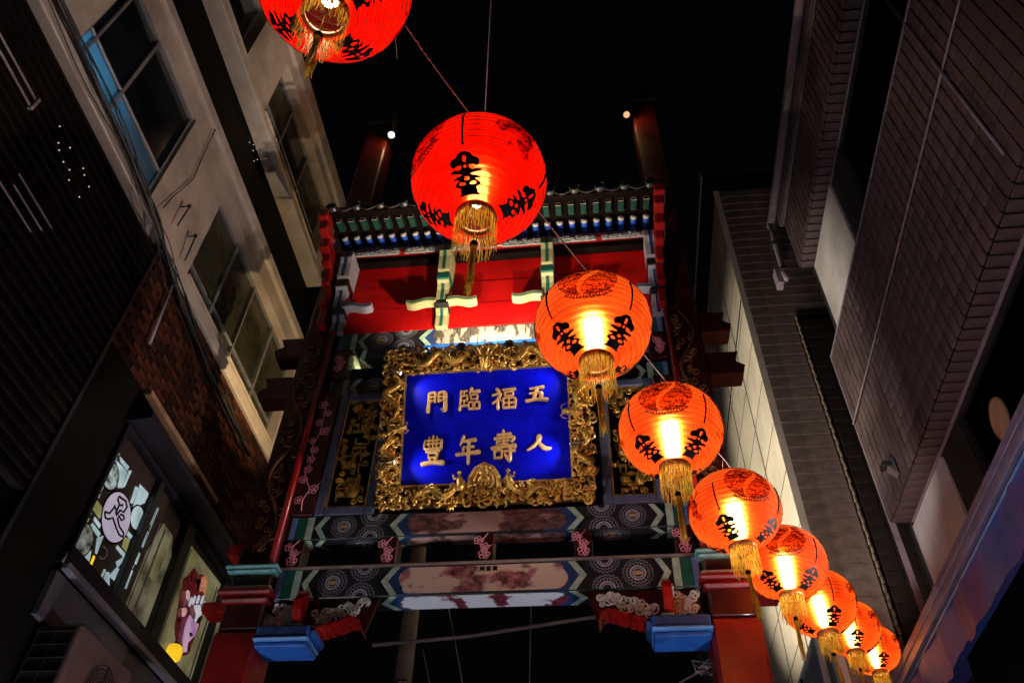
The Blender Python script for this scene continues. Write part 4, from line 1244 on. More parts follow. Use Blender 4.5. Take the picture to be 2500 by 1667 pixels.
# first window: lower lights glow blue from a lamp in the room
w1 = window(2.47, 3.95, 7.93, 9.42, [(2.59, .03), (3.09, .04)], [(8.385, 2.5, 3.92)], [], .04)
for a, b in ((2.505, 2.59), (2.59, 3.09), (3.09, 3.915)):
    mb = MB(); mb.box((LX - .076, a, 8.385), (LX - .070, b, 9.385)); lp('pane', mb, M_GLASS, w1)
mb = MB(); mb.box((LX - .072, 2.51, 7.968), (LX - .068, 3.90, 8.372)); lp('frosted_pane', mb, M_FROST, w1)
window(-.2, 1.6, 8.02, 9.42, [(.7, .04)], [(8.385, -.16, 1.56)], [M_GLASS])
window(4.86, 7.60, 7.96, 9.40, [(5.58, .05), (6.22, .03), (6.92, .05)], [(8.31, 4.9, 5.55), (8.33, 5.6, 6.9), (8.33, 6.95, 7.56)], [M_OLIVE, M_OLIVE, M_OLIVE, M_OLIVE], .11)
window(2.2, 4.10, 11.22, 12.62, [(3.1, .04)], [(11.62, 2.24, 4.06)], [M_GLASS], .16)
window(4.82, 7.22, 11.22, 12.58, [(5.54, .035), (6.31, .035)], [(11.75, 4.86, 7.18)], [M_OLIVE, M_GLASS, M_OLIVE], .14)
rl = empty('room_lamp', (LX - .38, 2.72, 8.20), 'blue lamp glowing behind the lower panes of the first window', 'lamp')
mb = MB(); mb.ball((0, 0, 0), .05, 12, 8); mb.build('blue_globe', bulb_mat('blue_glow', 6, (.12, .55, 1)), rl)
mb = MB(); mb.lathe([(.05, -.14), (.05, -.12), (.012, -.11), (.012, -.045)], 12); mb.build('stand', M_METAL, rl)
lamp('blue_point', 'POINT', (0, 0, 0), 34.0, (.10, .58, 1.0), .06, parent=rl)
# drain pipe and loose wire on the facade between the windows
mb = MB(); mb.tube([(LX + .04, 4.20, 9.66), (LX + .03, 4.24, 9.2), (LX + .03, 4.28, 8.8), (LX + .03, 4.16, 8.3), (LX + .05, 4.10, 8.02)], .006, 6)
tag(mb.build('loose_wire', M_CABLE), 'thin black wire hanging down the pale wall between two windows', 'wire')
for a, b, c, d, lab in ((4.34, 8.39, 4.35, 8.08, 'small iron wall hook nearest the first window'), (4.61, 8.26, 4.665, 7.93, 'small iron wall hook next to the long window')):
    t = empty('wall_hook', (LX, a, b), lab, 'hook', 'iron hooks on the pale wall')
    mb = MB(); mb.tube([(.01, 0, 0), (.09, 0, 0), (.10, .0, -.03), (.07, c - a, d - b)], .008, 6); mb.build('rod', M_CABLE, t)
    mb = MB(); mb.ball((.095, 0, 0), .022, 8, 6); mb.build('knob', M_CABLE, t)
# cable bundle
rg = random.Random(5)
for k in range(9):
    pts = []
    base = [(.6, 8.10), (2.12, 8.06), (3.42, 8.02), (4.08, 7.93), (4.69, 7.74), (5.67, 7.58), (7.0, 7.52)]
    ph = rg.uniform(0, 6)
    thick = .020 if k in (0, 1) else rg.uniform(.004, .008)
    oz = -.05 - .02 * k if k < 2 else rg.uniform(-.16, -.0)
    n = 36
    for i in range(n + 1):
        t = i / n * (len(base) - 1); j = min(int(t), len(base) - 2); q = t - j
        y = base[j][0] * (1 - q) + base[j + 1][0] * q; z = base[j][1] * (1 - q) + base[j + 1][1] * q
        amp = .0 if k < 2 else .035
        pts.append((LX + .07 + .02 * (k % 3), y, z - .10 + oz + amp * math.sin(i * .9 + ph) + (0 if k < 2 else .03 * math.sin(i * .33 + ph))))
    tag(MB().tube(pts, thick, 6).build('facade_cable', M_CABLE), ('thickest black cable, upper of the two, along the foot of the pale facade', 'thickest black cable, lower of the two, along the foot of the pale facade', 'one of the thin black cables bundled along the foot of the pale facade')[min(k, 2)], 'cable', 'cables along the pale facade')

# ================================================================== left: dark brick building with the lit shop window
M_BRICK = mat('dark_brick', (.070, .021, .011), .75, spec=.12, var=.5, scale=2.5, bump=.3, bscale=90)
M_BRICK2 = mat('darker_brick', (.028, .010, .006), .75, spec=.12, var=.5, scale=2.5, bump=.3, bscale=90)
M_MORTAR = mat('dark_mortar', (.007, .0055, .005), .9, spec=.08)
M_LEDGE = mat('sandy_ledge', (.34, .20, .11), .7, var=.3)
M_CANOPY = mat('canopy_metal', (.016, .013, .020), .5, .0, spec=.3, var=.3)
M_SILVER = mat('silver_trim', (.30, .28, .34), .4, .5, var=.2)
bb = empty('brick_building', (LX, 6.0, 0), 'dark brick shop building below the pale facade, with a lit upper shop window', 'building')


def bp(name, mb, m, parent=None):
    mb.v = [(x - LX, y - 6.0, z) for x, y, z in mb.v]
    return mb.build(name, m, parent or bb)


mb = MB(); wall_with_holes(4.35, 7.85, 3.0, 7.755, [(5.0, 7.80, 4.90, 6.13)], LX - .012, LX - .3, mb); wl = bp('brick_wall', mb, M_MORTAR)
mb = MB(); mb.box((0, -.100, -.026), (.022, .100, .026), .004); ME_BR = [mb.mesh('brick', M_BRICK), mb.mesh('brick', M_BRICK2)]
rows = []
z = 6.56; r = 0
while z < 7.74:
    y = 4.42 + (.105 if r % 2 else 0)
    while y < 7.78:
        rows.append((y, z)); y += .212
    z += .064; r += 1
rows.sort(key=lambda q: abs(q[0] - 5.6) + abs(q[1] - 6.9))
rest = MB()
for i, (y, z) in enumerate(rows):
    dx = rg.uniform(-.004, .003)
    if i < 290:
        o = obj('brick', ME_BR[rg.random() < .4], wl); o.location = (-.014 + dx, y - 6.0, z)
    else: rest.box((LX - .014 + dx, y - .1, z - .026), (LX + .008 + dx, y + .1, z + .026))
if rest.v: o = bp('brick_mass', rest, M_BRICK2, wl); o['kind'] = 'stuff'
mb = MB(); mb.box((LX - .01, 5.02, 6.475), (LX + .09, 6.68, 6.53), .006); bp('ledge', mb, M_LEDGE)
mb = MB(); mb.prism([(0, 6.14), (.22, 6.16), (.22, 6.22), (.03, 6.47), (0, 6.47)], lambda a, b: (LX + a, 4.98, b), lambda a, b: (LX + a, 7.84, b)); bp('canopy', mb, M_CANOPY)
# shop window
mb = MB(); mb.box((LX - .06, 5.0, 4.90), (LX - .035, 7.78, 6.13)); sw = bp('shop_window', mb, mat('window_backing', (.040, .022, .018), .5, var=.4))
mb = MB()
for (a, b, c, d) in ((5.0, 5.035, 4.9, 6.13), (7.745, 7.78, 4.9, 6.13)): mb.box((LX - .03, a, c), (LX + .035, b, d))
for (c, d) in ((4.9, 4.93), (6.085, 6.13)): mb.box((LX - .03, 5.036, c), (LX + .033, 7.744, d))
bp('outer_frame', mb, M_CANOPY, sw)
for y, w in ((5.785, .085), (6.50, .17), (7.50, .06)):
    mb = MB(); mb.box((LX - .033, y - w / 2, 4.932), (LX + .03, y + w / 2, 6.083), .006); bp('mullion', mb, M_DARKFRAME, sw)


def glow_mat(name, c1, c2, st, sc=6):
    m, nt, out = shader_mat(name)
    tc = nt.nodes.new('ShaderNodeTexCoord'); nz = nt.nodes.new('ShaderNodeTexNoise'); nz.inputs['Scale'].default_value = sc; nz.inputs['Detail'].default_value = 5
    nt.links.new(tc.outputs['Object'], nz.inputs['Vector'])
    rp = nt.nodes.new('ShaderNodeValToRGB'); rp.color_ramp.elements[0].position = .35; rp.color_ramp.elements[1].position = .65
    rp.color_ramp.elements[0].color = (*c1, 1); rp.color_ramp.elements[1].color = (*c2, 1)
    nt.links.new(nz.outputs['Fac'], rp.inputs['Fac'])
    p = nt.nodes.new('ShaderNodeBsdfPrincipled'); p.inputs['Roughness'].default_value = .25
    nt.links.new(rp.outputs[0], p.inputs['Base Color']); nt.links.new(rp.outputs[0], p.inputs['Emission Color']); p.inputs['Emission Strength'].default_value = st
    nt.links.new(p.outputs[0], out.inputs['Surface'])
    m.cycles.emission_sampling = 'NONE'
    return m


G_PALE = glow_mat('lit_pale_glass', (.22, .32, .33), (.42, .56, .60), .75)
G_OLIVE = glow_mat('lit_olive_glass', (.16, .17, .05), (.30, .30, .14), .7)
G_YEL = glow_mat('lit_yellow_glass', (.85, .45, .01), (1, .62, .02), .9)
G_ROOM = glow_mat('lit_room_glass', (.035, .03, .012), (.24, .23, .14), .6, 3.0)
G_ROOM2 = glow_mat('lit_room_glass_green', (.085, .072, .022), (.24, .225, .12), .6, 2.4)
G_LILAC = glow_mat('lit_lilac_disc', (.34, .31, .40), (.40, .37, .46), .75, 3)
G_MOTTLE = glow_mat('lit_mottled_disc', (.03, .04, .04), (.42, .54, .54), .62, 14)
G_MOTTLE2 = glow_mat('lit_mottled_grey_disc', (.02, .02, .02), (.30, .33, .30), .5, 18)
PIECES = {
 'pale': [[(5.021, 5.882), (5.12, 5.898), (5.107, 5.865), (5.029, 5.86)], [(5.037, 5.838), (5.112, 5.846), (5.114, 5.808), (5.035, 5.758)], [(5.157, 5.819), (5.309, 5.838), (5.323, 5.709), (5.291, 5.685)], [(5.162, 5.886), (5.3, 5.9), (5.298, 5.864), (5.192, 5.863)], [(5.038, 5.58), (5.113, 5.55), (5.111, 5.506), (5.042, 5.508)], [(5.044, 5.473), (5.113, 5.481), (5.121, 5.45), (5.046, 5.448)], [(5.199, 5.248), (5.316, 5.245), (5.314, 5.213), (5.186, 5.219)], [(5.19, 5.302), (5.278, 5.3), (5.282, 5.273), (5.192, 5.278)], [(5.563, 5.891), (5.699, 5.908), (5.709, 5.868), (5.58, 5.857)], [(5.572, 5.839), (5.7, 5.851), (5.702, 5.807), (5.595, 5.692)], [(5.506, 5.825), (5.546, 5.844), (5.558, 5.711), (5.527, 5.695)], [(5.656, 5.478), (5.729, 5.482), (5.715, 5.446), (5.657, 5.451)], [(5.604, 5.303), (5.723, 5.31), (5.726, 5.281), (5.605, 5.278)], [(5.064, 4.967), (5.139, 4.939), (5.141, 4.935), (5.059, 4.935)], [(5.195, 4.936), (5.31, 5.064), (5.33, 5.009), (5.335, 4.935)], [(5.559, 5.05), (5.577, 5.052), (5.571, 4.935), (5.558, 4.935)], [(5.601, 5.046), (5.634, 5.066), (5.728, 4.967), (5.613, 4.935)], [(5.849, 5.898), (5.905, 5.89), (5.915, 5.748), (5.894, 5.689), (5.867, 5.749)], [(5.889, 5.652), (5.915, 5.636), (5.927, 5.512), (5.878, 5.502)], [(5.888, 5.423), (5.963, 5.427), (5.972, 5.337), (5.897, 5.334)], [(5.874, 5.309), (5.913, 5.302), (5.906, 5.272), (5.883, 5.273)], [(5.873, 5.247), (5.926, 5.248), (5.934, 5.111), (5.907, 5.105)], [(5.336, 5.87), (5.365, 5.887), (5.366, 5.746), (5.345, 5.72)], [(5.324, 5.19), (5.375, 5.243), (5.386, 5.106), (5.368, 5.105)], [(5.938, 5.879), (5.956, 5.896), (5.974, 5.719), (5.953, 5.696)], [(5.951, 5.648), (5.966, 5.652), (5.969, 5.516), (5.951, 5.51)], [(5.713, 5.248), (5.729, 5.278), (5.735, 5.233), (5.715, 5.173), (5.673, 5.198)], [(5.66, 5.06), (5.70, 5.15), (5.735, 5.16), (5.735, 5.07)]],
 'olive': [[(5.056, 5.414), (5.213, 5.41), (5.227, 5.337), (5.06, 5.345)], [(5.079, 5.247), (5.124, 5.248), (5.128, 5.211), (5.083, 5.21)], [(5.65, 5.41), (5.717, 5.432), (5.73, 5.34), (5.665, 5.341)], [(5.052, 5.279), (5.098, 5.3), (5.126, 5.294), (5.097, 5.28)]],
 'yellow': [[(5.365, 5.054), (5.385, 5.057), (5.393, 4.936), (5.369, 4.936)]],
}


def flat(poly, x0, x1, mb=None):
    mb = mb or MB()
    mb.prism(poly, lambda a, b: (LX + x0, a, b), lambda a, b: (LX + x1, a, b)); return mb


for k, m in (('pale', G_PALE), ('olive', G_OLIVE), ('yellow', G_YEL)):
    for q in PIECES[k]:
        c0, c1 = sum(p[0] for p in q) / len(q), sum(p[1] for p in q) / len(q)
        bp('glass_piece', flat([(min(5.94 if c0 > 5.83 else 5.738, c0 + (a - c0) * 1.2), max(4.933, c1 + (b - c1) * 1.2)) for a, b in q], -.034, -.028), m, sw)
def circ(cy, cz, r, n=32): return [(cy + r * math.cos(2 * PI * k / n), cz + r * math.sin(2 * PI * k / n)) for k in range(n)]
for (cy, cz, r, m) in ((5.427, 5.468, .205, G_LILAC), (5.145, 5.676, .108, G_MOTTLE), (5.162, 5.086, .118, G_MOTTLE2)):
    bp('round_rim', flat(circ(cy, cz, r + .016), -.034, -.0265), M_BLACK, sw); bp('round_glass', flat(circ(cy, cz, r), -.026, -.022), m, sw)
d = [(min(y, 5.738), zz) for y, zz in circ(5.69, 5.64, .10)]; bp('round_rim', flat([(min(y, 5.740), zz) for y, zz in circ(5.69, 5.64, .115)], -.034, -.0265), M_BLACK, sw); bp('round_glass', flat(d, -.026, -.022), G_PALE, sw)
GL = [[(5.251, 5.4), (5.315, 5.429), (5.337, 5.497), (5.33, 5.518), (5.387, 5.499), (5.385, 5.477)], [(5.385, 5.477), (5.385, 5.562), (5.337, 5.582), (5.339, 5.616), (5.367, 5.62), (5.444, 5.641), (5.492, 5.615), (5.478, 5.551), (5.426, 5.537), (5.403, 5.468)], [(5.251, 5.4), (5.287, 5.368), (5.333, 5.384), (5.376, 5.428), (5.465, 5.394), (5.545, 5.373), (5.60, 5.388), (5.592, 5.419), (5.499, 5.427), (5.439, 5.461), (5.435, 5.49), (5.494, 5.482), (5.519, 5.514), (5.495, 5.53), (5.449, 5.51)], [(5.401, 5.568), (5.424, 5.589), (5.426, 5.574)]]
mb = MB()
for s in GL: mb.tube([(LX - .020, y, z) for y, z in s], .0095, 5)
bp('brush_emblem', mb, M_BLACK, sw)
mb = MB(); mb.tube([(LX - .026, y, z) for y, z in ((5.433, 5.10), (5.46, 5.095), (5.495, 5.12), (5.507, 5.157), (5.486, 5.193), (5.42, 5.185))], .006, 5)
bp('small_mark', mb, M_RAFTEND, sw)
# clear panes with the lit room behind
bp('room_glass', flat([(6.02, 4.935), (6.41, 4.935), (6.41, 5.70), (6.30, 5.86), (6.10, 5.86), (6.02, 5.5)], -.034, -.028), G_ROOM, sw)
bp('room_glass', flat([(6.60, 4.935), (7.465, 4.935), (7.465, 6.02), (6.60, 5.98)], -.034, -.028), G_ROOM2, sw)
bp('room_glass', flat([(7.54, 4.935), (7.74, 4.935), (7.74, 6.02), (7.54, 6.02)], -.034, -.028), G_ROOM, sw)
mb = MB()
for y, w in ((6.03, .012), (6.14, .02), (6.68, .014), (7.40, .02)):
    mb = MB(); mb.box((LX - .027, y, 4.94), (LX - .020, y + w, 5.82 if y < 6.5 else 5.95)); bp('glazing_bar', mb, M_SILVER, sw)
mb = MB(); mb.box((LX - .026, 6.18, 5.36), (LX - .021, 6.30, 5.80)); bp('curtain', mb, G_ROOM2, sw)
# picture of a crowned opera head on the glass
POS = {'hair': [(6.861, 5.847), (6.952, 5.831), (7.058, 5.893), (7.141, 5.87), (7.2, 5.738), (7.17, 5.696), (7.284, 5.633), (7.297, 5.462), (7.262, 5.355), (7.272, 5.196), (7.247, 5.155), (7.125, 5.076), (7.022, 5.031), (6.93, 5.16), (6.861, 5.21), (6.817, 5.33), (6.769, 5.474), (6.739, 5.511), (6.767, 5.581), (6.723, 5.653), (6.798, 5.759)],
 'orange': [(7.008, 5.838), (7.09, 5.893), (7.144, 5.846), (7.192, 5.708), (7.107, 5.736), (7.039, 5.685)], 'blaze': [(7.024, 5.536), (7.147, 5.609), (7.228, 5.548), (7.181, 5.492), (7.162, 5.422), (7.127, 5.428), (7.124, 5.487)],
 'face': [(7.007, 5.431), (7.096, 5.43), (7.13, 5.406), (7.215, 5.45), (7.236, 5.425), (7.226, 5.325), (7.141, 5.213), (7.174, 5.138), (7.116, 5.104), (7.031, 5.182), (6.993, 5.289), (6.993, 5.358)], 'flower1': [(6.801, 5.558), (6.832, 5.591), (6.883, 5.592), (6.908, 5.551), (6.895, 5.514), (6.848, 5.518)], 'flower2': [(6.83, 5.401), (6.895, 5.442), (6.946, 5.434), (6.926, 5.37), (6.885, 5.343)], 'eye': [(7.173, 5.464), (7.228, 5.529), (7.256, 5.532), (7.244, 5.471), (7.192, 5.45)], 'lip': [(7.101, 5.297), (7.145, 5.316), (7.177, 5.312), (7.154, 5.277), (7.123, 5.279)], 'hole': [(6.9, 5.744), (6.982, 5.794), (7.006, 5.773), (6.992, 5.734), (7.023, 5.677), (6.995, 5.673), (6.962, 5.723)]}
PM = {'hair': glow_mat('poster_maroon', (.012, .002, .003), (.16, .012, .015), .5, 18), 'orange': glow_mat('poster_orange', (.45, .12, .05), (.72, .34, .18), .5, 25), 'blaze': glow_mat('poster_white', (.60, .60, .72), (.72, .70, .80), .55),
      'face': glow_mat('poster_pink', (.42, .20, .42), (.66, .44, .62), .55, 5), 'flower1': glow_mat('poster_rose', (.6, .25, .25), (.85, .62, .58), .5, 20), 'lip': M_DARKRED, 'eye': M_DARKRED, 'hole': M_BLACK}
ps = empty('window_poster', (LX - .021, 7.0, 5.45), 'maroon and pink picture of a crowned head stuck on the shop window', 'poster')
def pp(nm, poly, x0, x1, m):
    mb = flat(poly, x0, x1); mb.v = [(x - LX + .021, y - 7.0, z - 5.45) for x, y, z in mb.v]; mb.build(nm, m, ps)
hair = []
H = POS['hair']
for i in range(len(H)):
    a, b = Vector(H[i]), Vector(H[(i + 1) % len(H)])
    for q in range(4):
        p = a.lerp(b, q / 4); d = (b - a).normalized(); hair.append((p.x - d.y * rg.uniform(-.012, .012), p.y + d.x * rg.uniform(-.012, .012)))
mbh = MB(); mbh.add([(.0, y - 7.0, z - 5.45) for y, z in hair], [tuple(range(len(hair)))]); mbh.build('hair', PM['hair'], ps)
for i, (nm, k, m) in enumerate((('crown', 'orange', 'orange'), ('forehead', 'blaze', 'blaze'), ('face', 'face', 'face'), ('flower', 'flower1', 'flower1'), ('flower', 'flower2', 'flower1'), ('eye', 'eye', 'eye'), ('lip', 'lip', 'lip'), ('shadow', 'hole', 'hole'))):
    pp(nm, POS[k], .0, .002 + .0006 * i, PM[m])
for (cy, cz) in ((6.942, 5.528), (6.993, 5.574), (7.065, 5.62), (7.143, 5.659), (7.206, 5.628)):
    pp('crown_bead', [(cy + .020 * math.cos(a) , cz + .048 * math.sin(a)) for a in [2 * PI * k / 14 for k in range(14)]], 0, .009, PM['blaze'])
yl = empty('yellow_lamp', (LX - .02, 6.93, 4.94), 'small yellow lamp standing in the lower corner of the shop window', 'lamp')
mb = MB(); mb.lathe([(.05, 0), (.075, .02), (.08, .08), (.065, .13), (.03, .15), (.001, .155)], 14, (.03, 0, 0)); mb.build('shade', G_YEL, yl)
mb = MB(); mb.lathe([(.02, .155), (.022, .17), (.001, .175)], 10, (.03, 0, 0)); mb.build('knob', M_BLACK, yl)
ds = empty('round_sign', (LX + .02, 7.95, 5.42), 'white round sign on the wall half hidden by the left gate pillar', 'sign')
mb = MB(); mb.lathe([(.001, .03), (.19, .03), (.21, .02), (.21, 0)], 28, mt=Matrix.Rotation(rad(90), 4, 'Y')); mb.build('disc', glow_mat('lit_sign_white', (.5, .5, .5), (.62, .62, .62), .5), ds)
mb = MB(); mb.tube([(.035, .1 * math.cos(a), .13 * math.sin(a)) for a in [k * .4 for k in range(14)]], .012, 6); mb.build('emblem', M_BLACK, ds)
# sill, drip rail and lower wall
mb = MB(); mb.box((LX - .02, 4.95, 4.76), (LX + .10, 7.85, 4.895), .01); bp('sill', mb, M_CANOPY)
mb = MB(); mb.box((LX + .06, 4.95, 4.695), (LX + .125, 7.85, 4.755), .01); bp('silver_rail', mb, M_SILVER)
mb = MB(); mb.tube([(LX + .02, 4.98, 4.86), (LX + .10, 4.90, 4.80), (LX + .13, 4.86, 4.70)], .008, 6); bp('hook', mb, M_SILVER)
mb = MB(); mb.box((LX + .0, 4.95, 4.35), (LX + .05, 7.85, 4.69)); bp('silver_panel', mb, mat('pale_metal_panel', (.09, .09, .11), .5, .2))

# ================================================================== left: slatted building nearest the camera
sb = empty('slatted_building', (LX, 2.6, 0), 'dark building front of horizontal slats at the far left', 'building')
mb = MB(); mb.box((-.3, -5, 0), (-.03, 1.72, 7.7)); mb.build('back_wall', M_DARKBAND, sb)
M_SLAT = mat('dark_slat', (.012, .007, .007), .7, spec=.12, var=.45, scale=3, bump=.15)
mb = MB(); mb.prism([(-.03, -.04), (.035, -.035), (.035, -.022), (.0, .045), (-.03, .045)], lambda a, b: (a, -4.9, b), lambda a, b: (a, 1.70, b)); ME_SL = mb.mesh('slat', M_SLAT)
for k in range(27):
    o = obj('slat', ME_SL, sb); o.location = (rg.uniform(-.004, .004), 0, 4.95 + k * .1025)
mb = MB(); mb.box((-.03, 1.705, 0), (.05, 1.745, 7.72)); mb.build('corner_post', M_DARKFRAME, sb)
cp = tag(MB().tube([(LX + .06, 4.66, 7.66), (LX + .06, 4.75, 6.84)], .016, 8).build('wall_pipe', M_PINKPIPE), 'short pale pipe running down the dark wall under the cables', 'pipe')
cd = empty('wall_conduit', (LX + .06, 2.2, 7.05), 'pale double conduit on the dark slats at the left edge', 'conduit')
for dz in (.045, -.045): MB().tube([(0, -.9, dz), (0, .30, dz)], .010, 8).build('tube', M_PINKPIPE, cd)
mb = MB(); mb.box((-.02, .30, -.07), (.025, .33, .07), .006); mb.build('end_cap', M_PINKPIPE, cd)
for zz, ya, yb, lab in ((6.545, 2.78, 3.26, 'topmost pale batten on the dark slats'), (6.44, 2.80, 3.20, 'middle pale batten on the dark slats'), (6.335, 2.70, 3.14, 'lowest pale batten on the dark slats')):
    tag(MB().box((LX + .036, ya, zz - .005), (LX + .050, yb, zz + .005), .002).build('pale_batten', M_PINKPIPE), lab, 'batten', 'pale battens on the dark slats')
def glint_cluster(loc, n, sp, label, seed):  # reflections in dark windows, built as tiny glowing beads on an added wire
    t = empty('reflected_glints', loc, label, 'window reflection', 'reflected glints in dark windows'); r2 = random.Random(seed)
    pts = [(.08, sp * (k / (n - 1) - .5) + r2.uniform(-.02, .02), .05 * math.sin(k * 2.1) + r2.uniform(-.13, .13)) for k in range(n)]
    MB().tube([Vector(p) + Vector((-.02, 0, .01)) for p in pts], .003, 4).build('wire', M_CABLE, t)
    me = MB().ball((0, 0, 0), .006, 6, 4).mesh('tiny_glint', bulb_mat('glint_glow', .8, (1, .78, .62)))
    for p in pts: o = obj('tiny_glint', me, t); o.location = p
glint_cluster((LX, 3.04, 7.08), 11, .52, 'cluster of glints standing for reflections on the dark wall left of the pale facade', 1)
glint_cluster((LX - .12, 5.0, 10.62), 7, .30, 'short row of glints standing for window reflections in the dark storey between the pale facades', 2)

# air conditioner on the wall at the lower left
ac = empty('air_conditioner', (-3.80, 5.35, 3.70), 'brown grey outdoor air conditioner unit with a round fan grille', 'air conditioner')
M_AC = mat('ac_casing', (.15, .105, .095), .45, var=.2, bump=.05)
mb = MB(); mb.box((-.18, -.31, 0), (.18, .48, .62), .025); mb.build('casing', M_AC, ac)
mb = MB()
for k in range(7): mb.tube([(.185, .13 + (.20 - .028 * k) * math.cos(a), .30 + (.20 - .028 * k) * math.sin(a)) for a in [2 * PI * q / 28 for q in range(29)]], .0045, 5, False)
for q in range(8):
    a = q * PI / 4; mb.tube([(.19, .13 + .02 * math.cos(a), .30 + .02 * math.sin(a)), (.19, .13 + .205 * math.cos(a), .30 + .205 * math.sin(a))], .004, 5)
mb.build('fan_grille', M_DARKFRAME, ac)
mb = MB(); mb.lathe([(.001, .182), (.20, .182), (.215, .190), (.225, .182)], 30, mt=Matrix.Translation((0, .13, .30)) @ Matrix.Rotation(rad(90), 4, 'Y')); mb.build('fan_ring', M_AC, ac)
mb = MB(); mb.box((-.13, -.318, .06), (.135, -.312, .58)); mb.build('coil_back', M_DARKFRAME, ac)
mb = MB()
for k in range(6): mb.box((-.14, -.327, .08 + .095 * k), (.14, -.318, .0835 + .095 * k))
for k in range(3): mb.box((-.14 + .135 * k, -.327, .06), (-.1365 + .135 * k, -.318, .58))
mb.build('side_grille', M_METAL, ac)
mb = MB(); mb.box((-.2, -.25, -.06), (.16, -.2, -.002)); mb.box((-.2, .36, -.06), (.16, .41, -.002)); mb.build('wall_bracket', M_METAL, ac)

# ================================================================== right: tiled building
RX = 3.2
M_TILEW = mat('brown_wall_tile', (.088, .062, .069), .5, spec=.25, var=.35, scale=2.6, bump=.15, bscale=60)
M_TILEW2 = mat('brown_wall_tile_dark', (.074, .051, .057), .5, spec=.25, var=.35, scale=2.6, bump=.15, bscale=60)
M_JOINT = mat('dark_joint', (.006, .005, .005), .9, spec=.1)
M_PINKTRIM = mat('mauve_metal_trim', (.25, .20, .27), .5, .1, var=.2)
M_GREYPANEL = mat('pale_grey_panel', (.42, .40, .43), .5, var=.25, scale=1.6)
tb = empty('tiled_building', (RX, 5.0, 0), 'brown tiled building with ribbon windows along the right side of the street', 'building')


def rp_(name, mb, m, parent=None):
    mb.v = [(x - RX, y - 5.0, z) for x, y, z in mb.v]
    return mb.build(name, m, parent or tb)


YE = 8.25
mb = MB(); mb.box((RX + .25, -3, 0), (RX + 4, YE - .02, 12.9)); rp_('inner_mass', mb, M_DARKBAND)
DY, DZ = .135, .235
mb = MB(); mb.box((-.012, -DY / 2 + .010, -DZ / 2 + .009), (.012, DY / 2 - .010, DZ / 2 - .009), .004); ME_T = [mb.mesh('wall_tile', M_TILEW), mb.mesh('wall_tile', M_TILEW2)]
mb = MB(); mb.box((-.10, -DY / 2 + .010, -.010), (.10, DY / 2 - .010, .010), .004); ME_TS = mb.mesh('soffit_tile', M_TILEW)
cnt = 0
for nm, z0, z1, ya in (('lower_tile_band', 6.97, 9.58, -1.0), ('upper_tile_band', 11.50, 12.62, -1.0)):
    mb = MB(); mb.box((RX + .012, ya, z0), (RX + .25, YE, z1)); band = rp_(nm, mb, M_JOINT)
    nz = int(round((z1 - z0) / DZ)); dz = (z1 - z0) / nz
    rest = MB()
    vis = []
    y = YE - DY / 2
    while y > ya:
        for k in range(nz): vis.append((y, z0 + (k + .5) * dz))
        y -= DY
    # tiles inside the picture, biggest first
    vis.sort(key=lambda q: (q[0] < (2.9 + (9.6 - q[1]) * .45 if z0 < 10 else 3.9), q[0]))
    for i, (y, z) in enumerate(vis):
        dx = rg.uniform(-.004, .002)
        if i < (300 if z0 < 10 else 120):
            o = obj('wall_tile', ME_T[rg.random() < .35], band); o.location = (.002 + dx, y - 5.0, z); o.scale.z = dz / DZ
        else: rest.box((RX - .010 + dx, y - DY / 2 + .006, z - dz / 2 + .006), (RX + .014 + dx, y + DY / 2 - .010, z + dz / 2 - .006))
    o = rp_('tile_mass', rest, M_TILEW2, band); o['kind'] = 'stuff'
    y = YE - DY / 2
    while y > 2.0:
        o = obj('soffit_tile', ME_TS, band); o.location = (.112, y - 5.0, z0 - .012); y -= DY
    mb = MB(); mb.box((RX + .212, ya, z0 - .045), (RX + .235, YE, z0 - .003)); rp_('edge_trim', mb, M_PINKTRIM, band)
    mb = MB(); mb.box((RX - .016, ya, z1 + .001), (RX + .06, YE + .01, z1 + .022)); rp_('edge_trim', mb, M_PINKTRIM, band)
mb = MB(); mb.box((RX - .014, YE + .001, 5.4), (RX + .05, YE + .022, 9.6)); rp_('corner_trim', mb, M_PINKTRIM)
# ribbon windows
for z0, z1, ysp in ((9.605, 11.43, 6.75), (5.55, 6.90, 6.95)):
    mb = MB(); xo = RX + .22
    mb.box((xo, -1, z0), (xo + .06, YE - .01, z0 + .07)); mb.box((xo, -1, z1 - .07), (xo + .06, YE - .01, z1))
    w = rp_('ribbon_window', mb, M_DARKFRAME)
    for y0, y1 in ((-1, 1.8), (1.8, 3.95), (3.95, ysp - .62)):
        mb = MB(); mb.box((xo + .03, y0 + .03, z0 + .07), (xo + .036, y1 - .03, z1 - .07)); rp_('pane', mb, M_GLASS, w)
        mb = MB(); mb.box((xo - .01, y1 - .03, z0 + .07), (xo + .05, y1 + .03, z1 - .07)); rp_('mullion', mb, M_DARKFRAME, w)
    mb = MB(); mb.box((xo - .03, ysp - .60, z0 + .07), (xo + .03, ysp - .05, z1 - .07)); rp_('dark_pier', mb, M_DARKFRAME, w)
    mb = MB(); mb.box((xo - .06, ysp - .04, z0 + .07), (xo, YE - .12, z1 - .07), .006); rp_('grey_panel', mb, M_GREYPANEL, w)
    mb = MB(); mb.box((xo - .05, YE - .11, z0 + .01), (xo + .06, YE - .005, z1 - .01)); rp_('end_post', mb, M_DARKFRAME, w)
mb = MB(); mb.box((RX - .05, -1, 12.66), (RX + .4, YE + .1, 13.02), .01); rp_('parapet', mb, mat('parapet_metal', (.10, .085, .09), .45, .3))
gt = empty('roof_gutter', (RX - .12, 5, 12.95), 'mauve gutter and downpipe along the top edge of the tiled building', 'gutter')
